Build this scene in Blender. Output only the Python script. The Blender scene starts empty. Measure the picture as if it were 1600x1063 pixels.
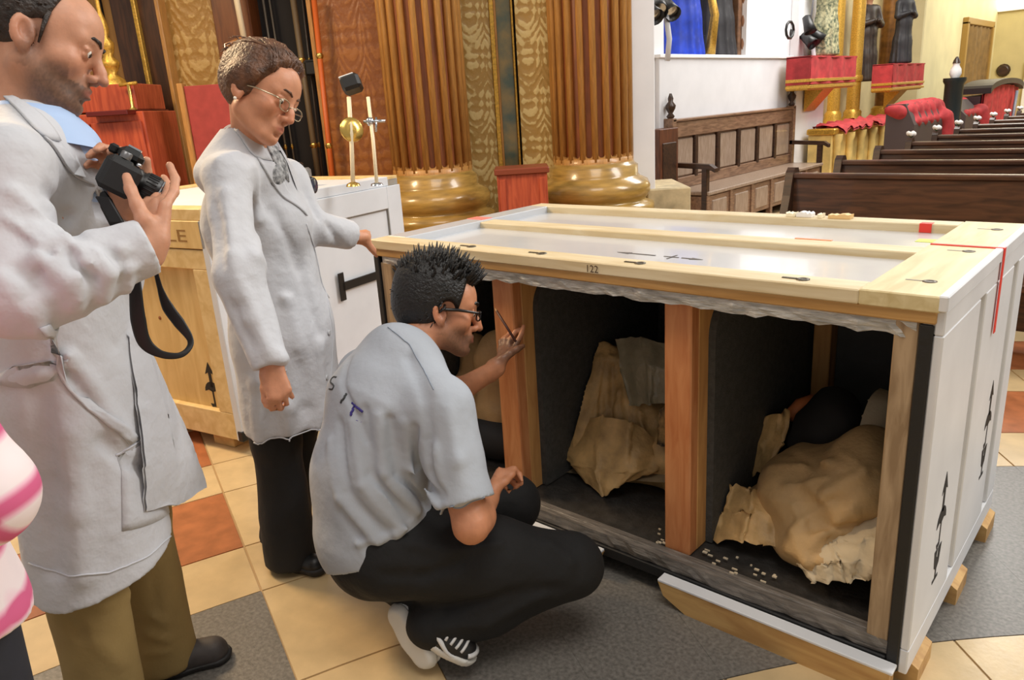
import bpy, bmesh, math, random
import numpy as np
from mathutils import Vector, Matrix
random.seed(7); rng = np.random.default_rng(7)
C = bpy.context.scene.collection
PI = math.pi
def R(d): return math.radians(d)

# ------------------------------------------------------------------ camera
W_, H_ = 1600, 1063
FPX = 1178.96
YAW, PITCH, ROLL = -0.7392, 0.2993, -0.0646
CAM = np.array([0.3565, -1.7273, 1.45])
fw = np.array([math.sin(YAW)*math.cos(PITCH), math.cos(YAW)*math.cos(PITCH), -math.sin(PITCH)])
r0 = np.array([math.cos(YAW), -math.sin(YAW), 0.]); u0 = np.cross(r0, fw)
rt = r0*math.cos(ROLL)+u0*math.sin(ROLL); up = -r0*math.sin(ROLL)+u0*math.cos(ROLL)
cam = bpy.data.cameras.new('camera'); camo = bpy.data.objects.new('camera', cam); C.objects.link(camo)
cam.sensor_width = 36; cam.lens = FPX/1600*36; cam.clip_start = .05; cam.clip_end = 200
camo.matrix_world = Matrix(((rt[0], up[0], -fw[0], CAM[0]), (rt[1], up[1], -fw[1], CAM[1]), (rt[2], up[2], -fw[2], CAM[2]), (0, 0, 0, 1)))
bpy.context.scene.camera = camo
def ray(x, y): return fw+rt*((x-800)/FPX)-up*((y-531.5)/FPX)
def at(x, y, d): return CAM+ray(x, y)*d                                  # point at a depth in metres
def on_z(x, y, z): d = ray(x, y); return CAM+d*((z-CAM[2])/d[2])
def on_x(x, y, v): d = ray(x, y); return CAM+d*((v-CAM[0])/d[0])
def on_y(x, y, v): d = ray(x, y); return CAM+d*((v-CAM[1])/d[1])
UU = np.array([.7517, .6595, 0]); VV = np.array([-.6595, .7517, 0]); ZZ = np.array([0, 0, 1.])
def uv(u, v, z): return CAM*np.array([1, 1, 0])+UU*u+VV*v+ZZ*z           # frame of the chamfered pier
def on_v(x, y, v):
    d = ray(x, y); P = CAM+d*(v/(d@VV)); return np.array([(P-CAM)@UU, v, P[2]])

# ------------------------------------------------------------------ world, lamps, exposure
sc = bpy.context.scene
sc.view_settings.view_transform = 'Standard'; sc.view_settings.look = 'None'
sc.view_settings.gamma = 1; sc.view_settings.use_curve_mapping = False
sc.view_settings.exposure = 0.0
w = bpy.data.worlds.new('world'); sc.world = w; w.use_nodes = True
w.node_tree.nodes['Background'].inputs[0].default_value = (1.0, .95, .88, 1)
w.node_tree.nodes['Background'].inputs[1].default_value = .43
def area(name, loc, tgt, size, power, col, sy=None):
    l = bpy.data.lights.new(name, 'AREA'); l.energy = power; l.color = col; l.size = size
    if sy: l.shape = 'RECTANGLE'; l.size_y = sy
    o = bpy.data.objects.new(name, l); C.objects.link(o); o.location = loc
    o.rotation_euler = (Vector(tgt)-Vector(loc)).to_track_quat('-Z', 'Y').to_euler(); return o
area('window_light', (3.0, 4.2, 5.2), (-1.2, -.3, .6), 2.0, 300, (1, .97, .93), 3.0)
area('overhead_fill', (.8, -1.2, 6.5), (-1, 1, 0), 3.0, 165, (1, .95, .88))  # soft fill added from above, not a real lamp
area('nave_light', (-1.6, 9, 5.5), (-3.9, 8.5, 1.2), 3, 420, (1, .97, .92))
area('aisle_wall_fill', (.5, 17, 5.5), (-4.0, 20, 1.5), 3, 420, (1, .96, .84))  # added fill in mid-air to brighten the aisle walls, not the window
area('chapel_lamp_light', (-4.4, -1.0, 3.4), (-1.9, -.3, .5), .8, 130, (1, .72, .42))

# ------------------------------------------------------------------ materials
MATS = {}
def mat(name, col, rough=.6, metal=0., noise=None, bump=None, spec=.5, grain=None, attr=False, emit=None, alpha=None, sheen=0, stretch=(1, 1, 1), col2=None, subsurf=0, coat=0, coords='Object'):
    if name in MATS: return MATS[name]
    m = bpy.data.materials.new(name); m.use_nodes = True; nt = m.node_tree; N = nt.nodes; L = nt.links
    b = N['Principled BSDF']; b.inputs['Roughness'].default_value = rough; b.inputs['Metallic'].default_value = metal
    b.inputs['Specular IOR Level'].default_value = spec; b.inputs['Sheen Weight'].default_value = sheen
    b.inputs['Coat Weight'].default_value = coat
    if subsurf: b.inputs['Subsurface Weight'].default_value = subsurf; b.inputs['Subsurface Radius'].default_value = (.012, .005, .003); b.inputs['Subsurface Scale'].default_value = 1
    c = (*col, 1); b.inputs['Base Color'].default_value = c
    tc = N.new('ShaderNodeTexCoord'); mp = N.new('ShaderNodeMapping'); L.new(tc.outputs[coords], mp.inputs[0])
    mp.inputs['Scale'].default_value = stretch
    src = None
    if attr:
        a = N.new('ShaderNodeAttribute'); a.attribute_name = 'Col'; src = a.outputs['Color']
    if noise:
        sc_, amt = noise
        n = N.new('ShaderNodeTexNoise'); n.inputs['Scale'].default_value = sc_; n.inputs['Detail'].default_value = 6; L.new(mp.outputs[0], n.inputs['Vector'])
        rp = N.new('ShaderNodeValToRGB'); L.new(n.outputs['Fac'], rp.inputs[0])
        c2 = col2 if col2 else tuple(x*(1-amt) for x in col)
        c1 = tuple(min(1, x*(1+amt*.5)) for x in col) if not col2 else col
        rp.color_ramp.elements[0].position = .32; rp.color_ramp.elements[1].position = .68
        if attr:
            k0 = 1-amt; rp.color_ramp.elements[0].color = (k0, k0, k0, 1); rp.color_ramp.elements[1].color = (1, 1, 1, 1)
            mx = N.new('ShaderNodeMix'); mx.data_type = 'RGBA'; mx.blend_type = 'MULTIPLY'; mx.inputs[0].default_value = 1
            L.new(src, mx.inputs[6]); L.new(rp.outputs[0], mx.inputs[7]); src = mx.outputs[2]
        else:
            rp.color_ramp.elements[0].color = (*c2, 1); rp.color_ramp.elements[1].color = (*c1, 1); src = rp.outputs[0]
    if grain:
        gs, c2 = grain
        wv = N.new('ShaderNodeTexNoise'); wv.inputs['Scale'].default_value = gs; wv.inputs['Detail'].default_value = 5; wv.inputs['Distortion'].default_value = .6
        L.new(mp.outputs[0], wv.inputs['Vector'])
        rp = N.new('ShaderNodeValToRGB'); L.new(wv.outputs['Fac'], rp.inputs[0])
        rp.color_ramp.elements[0].position = .35; rp.color_ramp.elements[1].position = .65
        rp.color_ramp.elements[0].color = (*c2, 1); rp.color_ramp.elements[1].color = c; src = rp.outputs[0]
    if src is not None: L.new(src, b.inputs['Base Color'])
    if bump:
        n2 = N.new('ShaderNodeTexNoise'); n2.inputs['Scale'].default_value = bump[0]; n2.inputs['Detail'].default_value = 4; L.new(mp.outputs[0], n2.inputs['Vector'])
        bp = N.new('ShaderNodeBump'); bp.inputs['Strength'].default_value = bump[1]; bp.inputs['Distance'].default_value = bump[2] if len(bump) > 2 else .01
        L.new(n2.outputs['Fac'], bp.inputs['Height']); L.new(bp.outputs[0], b.inputs['Normal'])
    if emit: b.inputs['Emission Color'].default_value = (*emit[0], 1); b.inputs['Emission Strength'].default_value = emit[1]
    if alpha is not None: b.inputs['Alpha'].default_value = alpha
    MATS[name] = m; return m

# ------------------------------------------------------------------ objects
def tag(o, label=None, cat=None, group=None, kind=None):
    if label: o['label'] = label
    if cat: o['category'] = cat
    if group: o['group'] = group
    if kind: o['kind'] = kind
    return o
def thing(name, loc, label=None, cat=None, group=None, kind=None, rz=0):
    o = bpy.data.objects.new(name, None); C.objects.link(o); o.location = [float(x) for x in loc]; o.rotation_euler = (0, 0, rz); o.empty_display_size = .1
    return tag(o, label, cat, group, kind)
def wloc(o):
    v = np.array(o.location)
    while o.parent is not None: o = o.parent; v = v+np.array(o.location)
    return v
def link(name, me, m, parent=None, loc=None):
    o = bpy.data.objects.new(name, me); C.objects.link(o)
    if m is not None and not me.materials: me.materials.append(m)
    if loc is not None: o.location = [float(x) for x in loc]
    if parent is not None: o.parent = parent
    return o
class MB:
    """collects shapes (world coordinates) and links them as ONE mesh object"""
    def __init__(s): s.v = []; s.f = []; s.mi = []; s.n = 0; s.sm = []
    def add(s, v, f, mi=0, smooth=False):
        v = np.asarray(v, float).reshape(-1, 3); s.v.append(v); s.f += [tuple(int(i)+s.n for i in q) for q in f]; s.mi += [mi]*len(f); s.sm += [smooth]*len(f); s.n += len(v); return s
    def box(s, a, b, mi=0, M=None, bev=0.0):
        a = np.array(a, float); b = np.array(b, float); lo = np.minimum(a, b); hi = np.maximum(a, b)
        if bev > 0:
            bm = bmesh.new(); bmesh.ops.create_cube(bm, size=1)
            bmesh.ops.scale(bm, vec=tuple(hi-lo), verts=bm.verts); bev = min(bev, .45*float((hi-lo).min()))
            bmesh.ops.bevel(bm, geom=bm.edges[:], offset=bev, segments=1, affect='EDGES', profile=.5)
            bm.verts.index_update(); v = np.array([q.co for q in bm.verts])+(lo+hi)/2; f = [[q.index for q in p.verts] for p in bm.faces]; bm.free()
        else:
            v = np.array([(x, y, z) for x in (lo[0], hi[0]) for y in (lo[1], hi[1]) for z in (lo[2], hi[2])])
            f = [(0, 1, 3, 2), (4, 6, 7, 5), (0, 4, 5, 1), (2, 3, 7, 6), (0, 2, 6, 4), (1, 5, 7, 3)]
        if M is not None: v = M(v)
        return s.add(v, f, mi)
    def prism(s, poly, d, mi=0, smooth=False):
        p = np.asarray(poly, float); d = np.asarray(d, float); n = len(p)
        nrm = np.zeros(3)
        for i in range(n): nrm += np.cross(p[i]-p[0], p[(i+1) % n]-p[0])
        if nrm@d > 0: p = p[::-1]
        v = np.vstack([p, p+d]); f = [tuple(range(n)), tuple(range(2*n-1, n-1, -1))]+[(i, i+n, (i+1) % n+n, (i+1) % n) for i in range(n)]
        return s.add(v, f, mi, smooth)
    def lathe(s, prof, o=(0, 0, 0), seg=24, mi=0, axis=None, cap=True, smooth=True, sx=1, sy=1):
        prof = [(float(r), float(z)) for r, z in prof]; n = len(prof); v = []
        for r, z in prof:
            for k in range(seg): a = 2*PI*k/seg; v.append((r*math.cos(a)*sx, r*math.sin(a)*sy, z))
        f = [(i*seg+k, i*seg+(k+1) % seg, (i+1)*seg+(k+1) % seg, (i+1)*seg+k) for i in range(n-1) for k in range(seg)]
        v = np.array(v)
        if axis is not None:
            q = Vector((0, 0, 1)).rotation_difference(Vector(tuple(axis))).to_matrix(); v = v@np.array(q).T
        v = v+np.asarray(o, float); s.add(v, f, mi, smooth)
        if cap:
            s.add(v[:seg], [tuple(range(seg-1, -1, -1))], mi); s.add(v[-seg:], [tuple(range(seg))], mi)
        return s
    def tube(s, pts, r, seg=8, mi=0, flat=None):
        P = [np.asarray(p, float) for p in pts]; n = len(P); rr = r if hasattr(r, '__len__') else [r]*n; v = []
        t0 = P[1]-P[0]; ref = np.array([0, 0, 1.]) if abs(t0[2]) < .8*np.linalg.norm(t0) else np.array([1., 0, 0])
        if flat is not None: ref = np.asarray(flat[0], float)
        for i in range(n):
            t = P[min(i+1, n-1)]-P[max(i-1, 0)]; t = t/(np.linalg.norm(t)+1e-9)
            a = ref-t*(ref@t); a /= np.linalg.norm(a)+1e-9; b = np.cross(t, a); 
            if flat is None: ref = a
            k = flat[1] if flat is not None else 1
            for j in range(seg): an = 2*PI*j/seg; v.append(P[i]+rr[i]*(a*math.cos(an)*k+b*math.sin(an)))
        f = [(i*seg+j, i*seg+(j+1) % seg, (i+1)*seg+(j+1) % seg, (i+1)*seg+j) for i in range(n-1) for j in range(seg)]
        f += [tuple(range(seg-1, -1, -1)), tuple(range((n-1)*seg, n*seg))]
        return s.add(v, f, mi, True)
    def ball(s, c, r, seg=12, mi=0, M=None):
        rr = np.array([r, r, r] if not hasattr(r, '__len__') else r, float); v = []; f = []
        h = seg//2
        for i in range(h+1):
            th = PI*i/h
            for k in range(seg): a = 2*PI*k/seg; v.append((math.sin(th)*math.cos(a), math.sin(th)*math.sin(a), math.cos(th)))
        for i in range(h):
            for k in range(seg): f.append((i*seg+k, (i+1)*seg+k, (i+1)*seg+(k+1) % seg, i*seg+(k+1) % seg))
        v = np.array(v)*rr
        if M is not None: v = v@np.asarray(M).T
        return s.add(v+np.asarray(c, float), f, mi, True)
    def mesh(s, name, origin=(0, 0, 0)):
        me = bpy.data.meshes.new(name); v = np.vstack(s.v)-np.asarray(origin, float)
        me.from_pydata(v.tolist(), [], s.f); me.polygons.foreach_set('material_index', s.mi); me.polygons.foreach_set('use_smooth', s.sm); me.update(); return me
    def build(s, name, m, parent=None, origin=None):
        if origin is None: origin = wloc(parent) if parent is not None else (0, 0, 0)
        ms = m if isinstance(m, (list, tuple)) else [m]
        me = s.mesh(name, origin)
        for q in ms: me.materials.append(q)
        o = bpy.data.objects.new(name, me); C.objects.link(o)
        if parent is not None: o.parent = parent
        else: o.location = [float(x) for x in origin]
        return o
def top(name, mb, m, base, label, cat, group=None):
    return tag(mb.build(name, m, origin=base), label, cat, group)
def copy_tree(o, parent=None):
    c = o.copy(); C.objects.link(c); c.parent = parent
    for ch in list(o.children): copy_tree(ch, c)
    return c
def UVM(v): return CAM*np.array([1, 1, 0])+np.outer(v[:, 0], UU)+np.outer(v[:, 1], VV)+np.outer(v[:, 2], ZZ)
def struct(name, mb, m, origin=(0, 0, 0)): return tag(mb.build(name, m, origin=origin), kind='structure')

# ------------------------------------------------------------------ signed-distance bodies meshed with surface nets
def axis_grid(lo, hi, h, fine=()):
    xs = [lo]
    while xs[-1] < hi:
        x = xs[-1]; s = h
        for a, b, k in fine:
            if a-h <= x <= b: s = min(s, k)
        xs.append(x+s)
    return np.array(xs, np.float32)
class SDF:
    def __init__(s, lo, hi, h, fine=((), (), ())):
        s.ax = [axis_grid(lo[i], hi[i], h, fine[i]) for i in range(3)]; s.h = h
        s.F = np.full([len(a) for a in s.ax], .08, np.float32)
    def region(s, lo, hi):
        sl = []
        for i in range(3):
            a = np.searchsorted(s.ax[i], lo[i]); b = np.searchsorted(s.ax[i], hi[i]); sl.append(slice(max(a-1, 0), b+1))
        X, Y, Z = np.meshgrid(s.ax[0][sl[0]], s.ax[1][sl[1]], s.ax[2][sl[2]], indexing='ij', sparse=True)
        return tuple(sl), X, Y, Z
    def comb(s, sl, d, k, op):
        F = s.F[sl]
        if F.size == 0: return
        if op == 'u':
            if k > 0: h = np.clip(.5+.5*(F-d)/k, 0, 1); s.F[sl] = F*(1-h)+d*h-k*h*(1-h)
            else: s.F[sl] = np.minimum(F, d)
        elif op == 's':
            if k > 0: h = np.clip(.5-.5*(F+d)/k, 0, 1); s.F[sl] = F*(1-h)-d*h+k*h*(1-h)
            else: s.F[sl] = np.maximum(F, -d)
        elif op == 'd': s.F[sl] = F-d
    def cap(s, a, b, r1, r2=None, k=.02, op='u', flat=None):
        a = np.asarray(a, float); b = np.asarray(b, float); r2 = r1 if r2 is None else r2; m = max(r1, r2)+.07
        if flat is not None: m = m*max(1, 1.0/min(flat[1], 1))
        sl, X, Y, Z = s.region(np.minimum(a, b)-m, np.maximum(a, b)+m)
        ab = b-a; L2 = ab@ab+1e-12
        px, py, pz = X-a[0], Y-a[1], Z-a[2]
        t = np.clip((px*ab[0]+py*ab[1]+pz*ab[2])/L2, 0, 1)
        qx, qy, qz = px-t*ab[0], py-t*ab[1], pz-t*ab[2]
        if flat is not None:
            n = np.asarray(flat[0], float); n = n/np.linalg.norm(n); e = (qx*n[0]+qy*n[1]+qz*n[2])*(1/flat[1]-1)
            qx, qy, qz = qx+e*n[0], qy+e*n[1], qz+e*n[2]
        d = np.sqrt(qx*qx+qy*qy+qz*qz)-(r1+(r2-r1)*t)
        if flat is not None and flat[1] < 1: d = d*flat[1]**.5
        s.comb(sl, d.astype(np.float32), k, op); return s
    def chain(s, pts, rs, k=.02, flat=None, op='u'):
        for i in range(len(pts)-1): s.cap(pts[i], pts[i+1], rs[i], rs[i+1], k, op, flat)
        return s
    def ell(s, c, r, M=None, k=.02, op='u'):
        c = np.asarray(c, float); r = np.asarray(r, float); m = r.max()+.07
        sl, X, Y, Z = s.region(c-m, c+m); px, py, pz = X-c[0], Y-c[1], Z-c[2]
        if M is None: q = (px, py, pz)
        else: q = [px*M[i][0]+py*M[i][1]+pz*M[i][2] for i in range(3)]    # rows of M: local axes
        k0 = np.sqrt((q[0]/r[0])**2+(q[1]/r[1])**2+(q[2]/r[2])**2); k1 = np.sqrt((q[0]/r[0]**2)**2+(q[1]/r[1]**2)**2+(q[2]/r[2]**2)**2)
        d = k0*(k0-1)/np.maximum(k1, 1e-6); d = np.where(k0 < 1e-3, -r.min(), d)
        s.comb(sl, d.astype(np.float32), k, op); return s
    def plane(s, p, n, k=0.):
        """cut away the side the normal points to"""
        n = np.asarray(n, float); n = n/np.linalg.norm(n); X, Y, Z = np.meshgrid(*s.ax, indexing='ij', sparse=True)
        d = -((X-p[0])*n[0]+(Y-p[1])*n[1]+(Z-p[2])*n[2]); s.comb((slice(None),)*3, d.astype(np.float32), k, 's'); return s
    def crease(s, pts, w, a):
        """raise (a > 0) or sink (a < 0) the surface along a polyline: a fold of cloth"""
        for i in range(len(pts)-1):
            p = np.asarray(pts[i], float); q = np.asarray(pts[i+1], float); m = 2.6*w
            sl, X, Y, Z = s.region(np.minimum(p, q)-m, np.maximum(p, q)+m); ab = q-p; L2 = ab@ab+1e-12
            px, py, pz = X-p[0], Y-p[1], Z-p[2]; tt = (px*ab[0]+py*ab[1]+pz*ab[2])/L2; t = np.clip(tt, 0, 1)
            d2 = (px-t*ab[0])**2+(py-t*ab[1])**2+(pz-t*ab[2])**2
            env = np.minimum(1, np.minimum(t+.12, 1.12-t)*4) if len(pts) == 2 else 1
            s.comb(sl, (a*env*np.exp(-d2/(w*w))).astype(np.float32), 0, 'd')
        return s
    def field(s, fn):
        X, Y, Z = np.meshgrid(*s.ax, indexing='ij', sparse=True); s.F = (s.F-fn(X, Y, Z)).astype(np.float32); return s
    def nets(s, smooth=1):
        F = s.F; S = F < 0; nx, ny, nz = F.shape
        c = np.zeros((nx-1, ny-1, nz-1), np.uint8)
        for i in (0, 1):
            for j in (0, 1):
                for k in (0, 1): c += S[i:nx-1+i, j:ny-1+j, k:nz-1+k]
        act = (c > 0) & (c < 8); I, J, K = np.nonzero(act); n = len(I)
        idx = np.full(act.shape, -1, np.int64); idx[I, J, K] = np.arange(n)
        acc = np.zeros((n, 3)); cnt = np.zeros(n)
        ax = s.ax
        for (d0, o) in [(d, o) for d in range(3) for o in ((0, 0), (0, 1), (1, 0), (1, 1))]:
            off = [0, 0, 0]; oth = [q for q in range(3) if q != d0]; off[oth[0]], off[oth[1]] = o
            i0, j0, k0 = I+off[0], J+off[1], K+off[2]; e = [0, 0, 0]; e[d0] = 1
            f0 = F[i0, j0, k0]; f1 = F[i0+e[0], j0+e[1], k0+e[2]]; m = (f0 < 0) != (f1 < 0)
            t = np.where(m, f0/np.where(m, f0-f1, 1), 0)
            P = [ax[0][i0].astype(float), ax[1][j0].astype(float), ax[2][k0].astype(float)]
            q = (i0, j0, k0)[d0]; P[d0] = P[d0]+t*(ax[d0][np.minimum(q+1, len(ax[d0])-1)]-ax[d0][q])
            for a in range(3): acc[:, a] += np.where(m, P[a], 0)
            cnt += m
        V = acc/np.maximum(cnt, 1)[:, None]; Q = []
        for d0 in range(3):
            a, b = [q for q in range(3) if q != d0]
            sl0 = [slice(None)]*3; sl1 = [slice(None)]*3; sl0[d0] = slice(0, -1); sl1[d0] = slice(1, None)
            D = S[tuple(sl0)] != S[tuple(sl1)]; pos = np.argwhere(D); 
            ok = (pos[:, a] > 0) & (pos[:, b] > 0) & (pos[:, a] < F.shape[a]-1) & (pos[:, b] < F.shape[b]-1); pos = pos[ok]
            def cell(da, db):
                p = pos.copy(); p[:, a] += da; p[:, b] += db; return idx[p[:, 0], p[:, 1], p[:, 2]]
            q = np.stack([cell(-1, -1), cell(0, -1), cell(0, 0), cell(-1, 0)], 1)
            ins = S[tuple(sl0)][D][ok]
            flip = ins if d0 != 1 else ~ins
            q[~flip] = q[~flip][:, ::-1]; Q.append(q)
        Q = np.vstack(Q)
        for _ in range(smooth):
            A = np.zeros_like(V); n_ = np.zeros(n)
            for i in range(4):
                j = (i+1) % 4
                for x, y in ((Q[:, i], Q[:, j]), (Q[:, j], Q[:, i])):
                    for a in range(3): A[:, a] += np.bincount(x, V[y, a], n)
                    n_ += np.bincount(x, minlength=n)
            V = V*.5+.5*A/np.maximum(n_, 1)[:, None]
        s.V, s.Q = V, Q; return V, Q
    def build(s, name, m, parent=None, smooth=1, paint=None, keep=None, origin=None):
        V, Q = s.nets(smooth)
        if keep is not None:
            k = keep(V); Q = Q[k[Q].all(1)]; used = np.unique(Q); re = np.full(len(V), -1); re[used] = np.arange(len(used)); V = V[used]; Q = re[Q]
        if origin is None: origin = wloc(parent) if parent is not None else np.zeros(3)
        me = bpy.data.meshes.new(name); me.vertices.add(len(V)); me.vertices.foreach_set('co', (V-origin).astype(np.float32).ravel())
        me.loops.add(Q.size); me.loops.foreach_set('vertex_index', Q.astype(np.int32).ravel()); me.polygons.add(len(Q))
        me.polygons.foreach_set('loop_start', np.arange(0, Q.size, 4, dtype=np.int32)); me.polygons.foreach_set('use_smooth', np.ones(len(Q), bool))
        me.update(calc_edges=True); me.validate()
        if paint is not None:
            col = paint(V); ca = me.color_attributes.new('Col', 'FLOAT_COLOR', 'POINT'); ca.data.foreach_set('color', np.column_stack([col, np.ones(len(V))]).astype(np.float32).ravel())
        me.materials.append(m); o = bpy.data.objects.new(name, me); C.objects.link(o)
        if parent is not None: o.parent = parent
        else: o.location = [float(x) for x in origin]
        return o
    def val(s, P):
        P = np.atleast_2d(P); ii = []; tt = []
        for a in range(3):
            i = np.clip(np.searchsorted(s.ax[a], P[:, a])-1, 0, len(s.ax[a])-2); ii.append(i); tt.append(np.clip((P[:, a]-s.ax[a][i])/(s.ax[a][i+1]-s.ax[a][i]), 0, 1))
        r = 0
        for i in (0, 1):
            for j in (0, 1):
                for k in (0, 1):
                    r = r+s.F[ii[0]+i, ii[1]+j, ii[2]+k]*(tt[0] if i else 1-tt[0])*(tt[1] if j else 1-tt[1])*(tt[2] if k else 1-tt[2])
        return r
    def grad(s, P, e=.006):
        P = np.atleast_2d(P); g = np.stack([s.val(P+e*np.eye(3)[a])-s.val(P-e*np.eye(3)[a]) for a in range(3)], 1); return g/(np.linalg.norm(g, axis=1)[:, None]+1e-9)
    def hit(s, px, py, d0=.8, d1=5., n=900):
        """first surface point seen through pixel (px, py)"""
        ds = np.linspace(d0, d1, n); P = CAM+np.outer(ds, ray(px, py))
        ins = np.all([(P[:, a] > s.ax[a][0]) & (P[:, a] < s.ax[a][-1]) for a in range(3)], 0)
        f = np.where(ins, s.val(P), 1); k = np.nonzero(f < 0)[0]
        if len(k) == 0: j = int(np.argmin(f)); return P[j]
        return P[k[0]]
    def stick(s, P, off=.002):
        P = np.atleast_2d(np.asarray(P, float)).copy()
        for _ in range(4): P -= s.grad(P)*np.clip(s.val(P)-off, -.05, .05)[:, None]
        return P
    def patch(s, pix, nu=8, nv=8, off=.002):
        """quad given by four pixels (clockwise) laid on the surface: pocket, lapel, print"""
        a, b, c, d = [s.hit(*p) for p in pix]; G = []
        for j in range(nv+1):
            for i in range(nu+1):
                x, y = i/nu, j/nv; G.append((a*(1-x)+b*x)*(1-y)+(d*(1-x)+c*x)*y)
        G = s.stick(G, off); f = [(j*(nu+1)+i, j*(nu+1)+i+1, (j+1)*(nu+1)+i+1, (j+1)*(nu+1)+i) for j in range(nv) for i in range(nu)]
        return G, f
def solidify_grid(G, f, s, th):
    """give a patch its thickness along the surface normal"""
    n = len(G); out = G+s.grad(G)*th; fs = [tuple(q) for q in f]; edges = {}
    for q in fs:
        for i in range(len(q)): edges[(q[i], q[(i+1) % len(q)])] = 1
    bd = [e for e in edges if (e[1], e[0]) not in edges]
    cen = out-CAM; a = np.cross(out[fs[0][1]]-out[fs[0][0]], out[fs[0][2]]-out[fs[0][0]])
    top_ = [tuple(i+n for i in q) for q in fs]; bot = [tuple(reversed(q)) for q in fs]; side = [(e[0], e[1], e[1]+n, e[0]+n) for e in bd]
    return np.vstack([G, out]), top_+bot+side
def cloth_patch(s, pix, name, m, parent, th=.003, off=.0015, nu=8, nv=8):
    G, f = s.patch(pix, nu, nv, off); v, f2 = solidify_grid(G, f, s, th); return MB().add(v, f2, 0, True).build(name, m, parent)
def seam(s, pix, name, m, parent, r=.002, n=24, off=.001):
    P = []
    for i in range(len(pix)-1):
        for k in range(n//(len(pix)-1)+1): t = k/(n//(len(pix)-1)+1); P.append((pix[i][0]*(1-t)+pix[i+1][0]*t, pix[i][1]*(1-t)+pix[i+1][1]*t))
    P.append(pix[-1]); Q = s.stick([s.hit(*p) for p in P], off); return MB().tube(Q, r, 6).build(name, m, parent)
def S(r, g, b): return tuple(((x/255)/12.92 if x/255 <= .04045 else (((x/255)+.055)/1.055)**2.4) for x in (r, g, b))
cream = mat('cream_tile', S(208, 182, 138), .28, noise=(9, .14), bump=(60, .05))
terra = mat('terracotta_tile', S(172, 106, 68), .3, noise=(14, .25))
greyt = mat('grey_granite_tile', S(118, 114, 108), .35, noise=(90, .38), bump=(200, .08))
grout = mat('grout', S(150, 128, 96), .8)
white = mat('white_plaster', S(238, 238, 240), .7, noise=(3, .05))
creamw = mat('cream_plaster', S(224, 212, 166), .7, noise=(2, .1))
gold = mat('gilded_plaster', S(190, 146, 66), .42, metal=.25, noise=(40, .4), bump=(90, .35))
goldl = mat('gold_leaf', S(214, 168, 72), .33, metal=.55, noise=(60, .3), bump=(120, .2))
ochre = mat('ochre_marble', S(176, 140, 72), .25, noise=(6, .35), stretch=(1, 1, 6), coat=.3)
flute = mat('red_brown_flute', S(134, 74, 36), .4, noise=(12, .3), stretch=(4, 4, .5))
fillet = mat('fillet_gold_wood', S(190, 138, 74), .38, noise=(18, .25), stretch=(4, 4, .5), coat=.2)
green = mat('green_marble', S(84, 98, 84), .18, noise=(7, .6), col2=S(150, 128, 78), coat=.4)
black = mat('black_plastic', S(22, 22, 23), .4)
blackm = mat('black_matt', S(14, 14, 15), .75)
redcl = mat('red_cloth', S(180, 54, 58), .75, noise=(10, .3), bump=(30, .2))
redw = mat('red_lacquer_wood', S(190, 88, 56), .38, grain=(9, S(160, 66, 42)), stretch=(5, 5, .6))
burg = mat('burgundy_felt', S(164, 66, 62), .85, noise=(20, .12))
dkw = mat('dark_brown_wood', S(70, 45, 30), .38, grain=(7, S(42, 27, 19)), stretch=(1, 6, 6), coat=.2)
pewm = mat('pew_wood', S(92, 60, 42), .36, grain=(6, S(58, 37, 27)), stretch=(.7, 6, 6), coat=.25)
benchm = mat('bench_oak', S(146, 114, 90), .38, grain=(8, S(108, 80, 62)), stretch=(6, .8, 6), coat=.2)
benchp = mat('bench_worn_panel', S(166, 146, 130), .36, grain=(9, S(138, 116, 98)), stretch=(8, 8, 1), coat=.2)
brass = mat('polished_brass', S(214, 178, 96), .22, metal=.9)
ivory = mat('ivory_wax', S(240, 224, 190), .5)
chrome = mat('chrome', S(200, 204, 210), .18, metal=1)
blue = mat('blue_robe', S(22, 62, 190), .5, noise=(8, .35))
darkrobe = mat('dark_robe', S(46, 44, 48), .55, noise=(8, .4))
brownrobe = mat('brown_robe', S(120, 84, 58), .55, noise=(14, .5))

# ---- floor: rings of radial tiles under the crossing
FC = np.array([2.70, -2.35])
g = MB(); g.box((-12, -9, -.25), (9, 26, -.006)); floor = struct('floor', g, mat('far_floor', S(190, 160, 118), .4, noise=(1.3, .2)))
def ring_tile(ra, rb, a0, a1, m, gap=.0035, dz=0.):
    n = max(2, int(abs(a1-a0)/2)+1); pa = []; pb = []
    for i in range(n+1):
        a = R(a0+(a1-a0)*i/n)
        for r_, L in ((ra+gap, pa), (rb-gap, pb)):
            aa = a+(gap/r_ if i == 0 else -gap/r_ if i == n else 0)
            L.append((FC[0]+r_*math.cos(aa), FC[1]+r_*math.sin(aa), -.006))
    MB().prism(pa+pb[::-1], (0, 0, .006+dz)).build('floor_tile', m, floor)
rings = [(2.6, 3.10, 'c'), (3.10, 3.733, 'c'), (3.733, 4.21, 'g'), (4.21, 4.692, 'g'), (4.692, 5.004, 'c'), (5.004, 5.486, 't'), (5.486, 5.80, 'c'), (5.80, 6.28, 't'), (6.28, 6.6, 'c'), (6.6, 7.1, 'c')]
for ra, rb, kind in rings:
    for a in range(105, 205, 5):
        band = a % 45 == 20 or a % 45 == 20
        m = cream if (a in (110, 155, 200) or kind == 'c') else (greyt if kind == 'g' else terra)
        if kind == 'g' and m is greyt and ra > 4: continue
        if kind == 'g' and m is greyt: ring_tile(3.733, 4.692, a, a+5, greyt, .0003); continue
        ring_tile(ra, rb, a, a+5, m)

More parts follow.
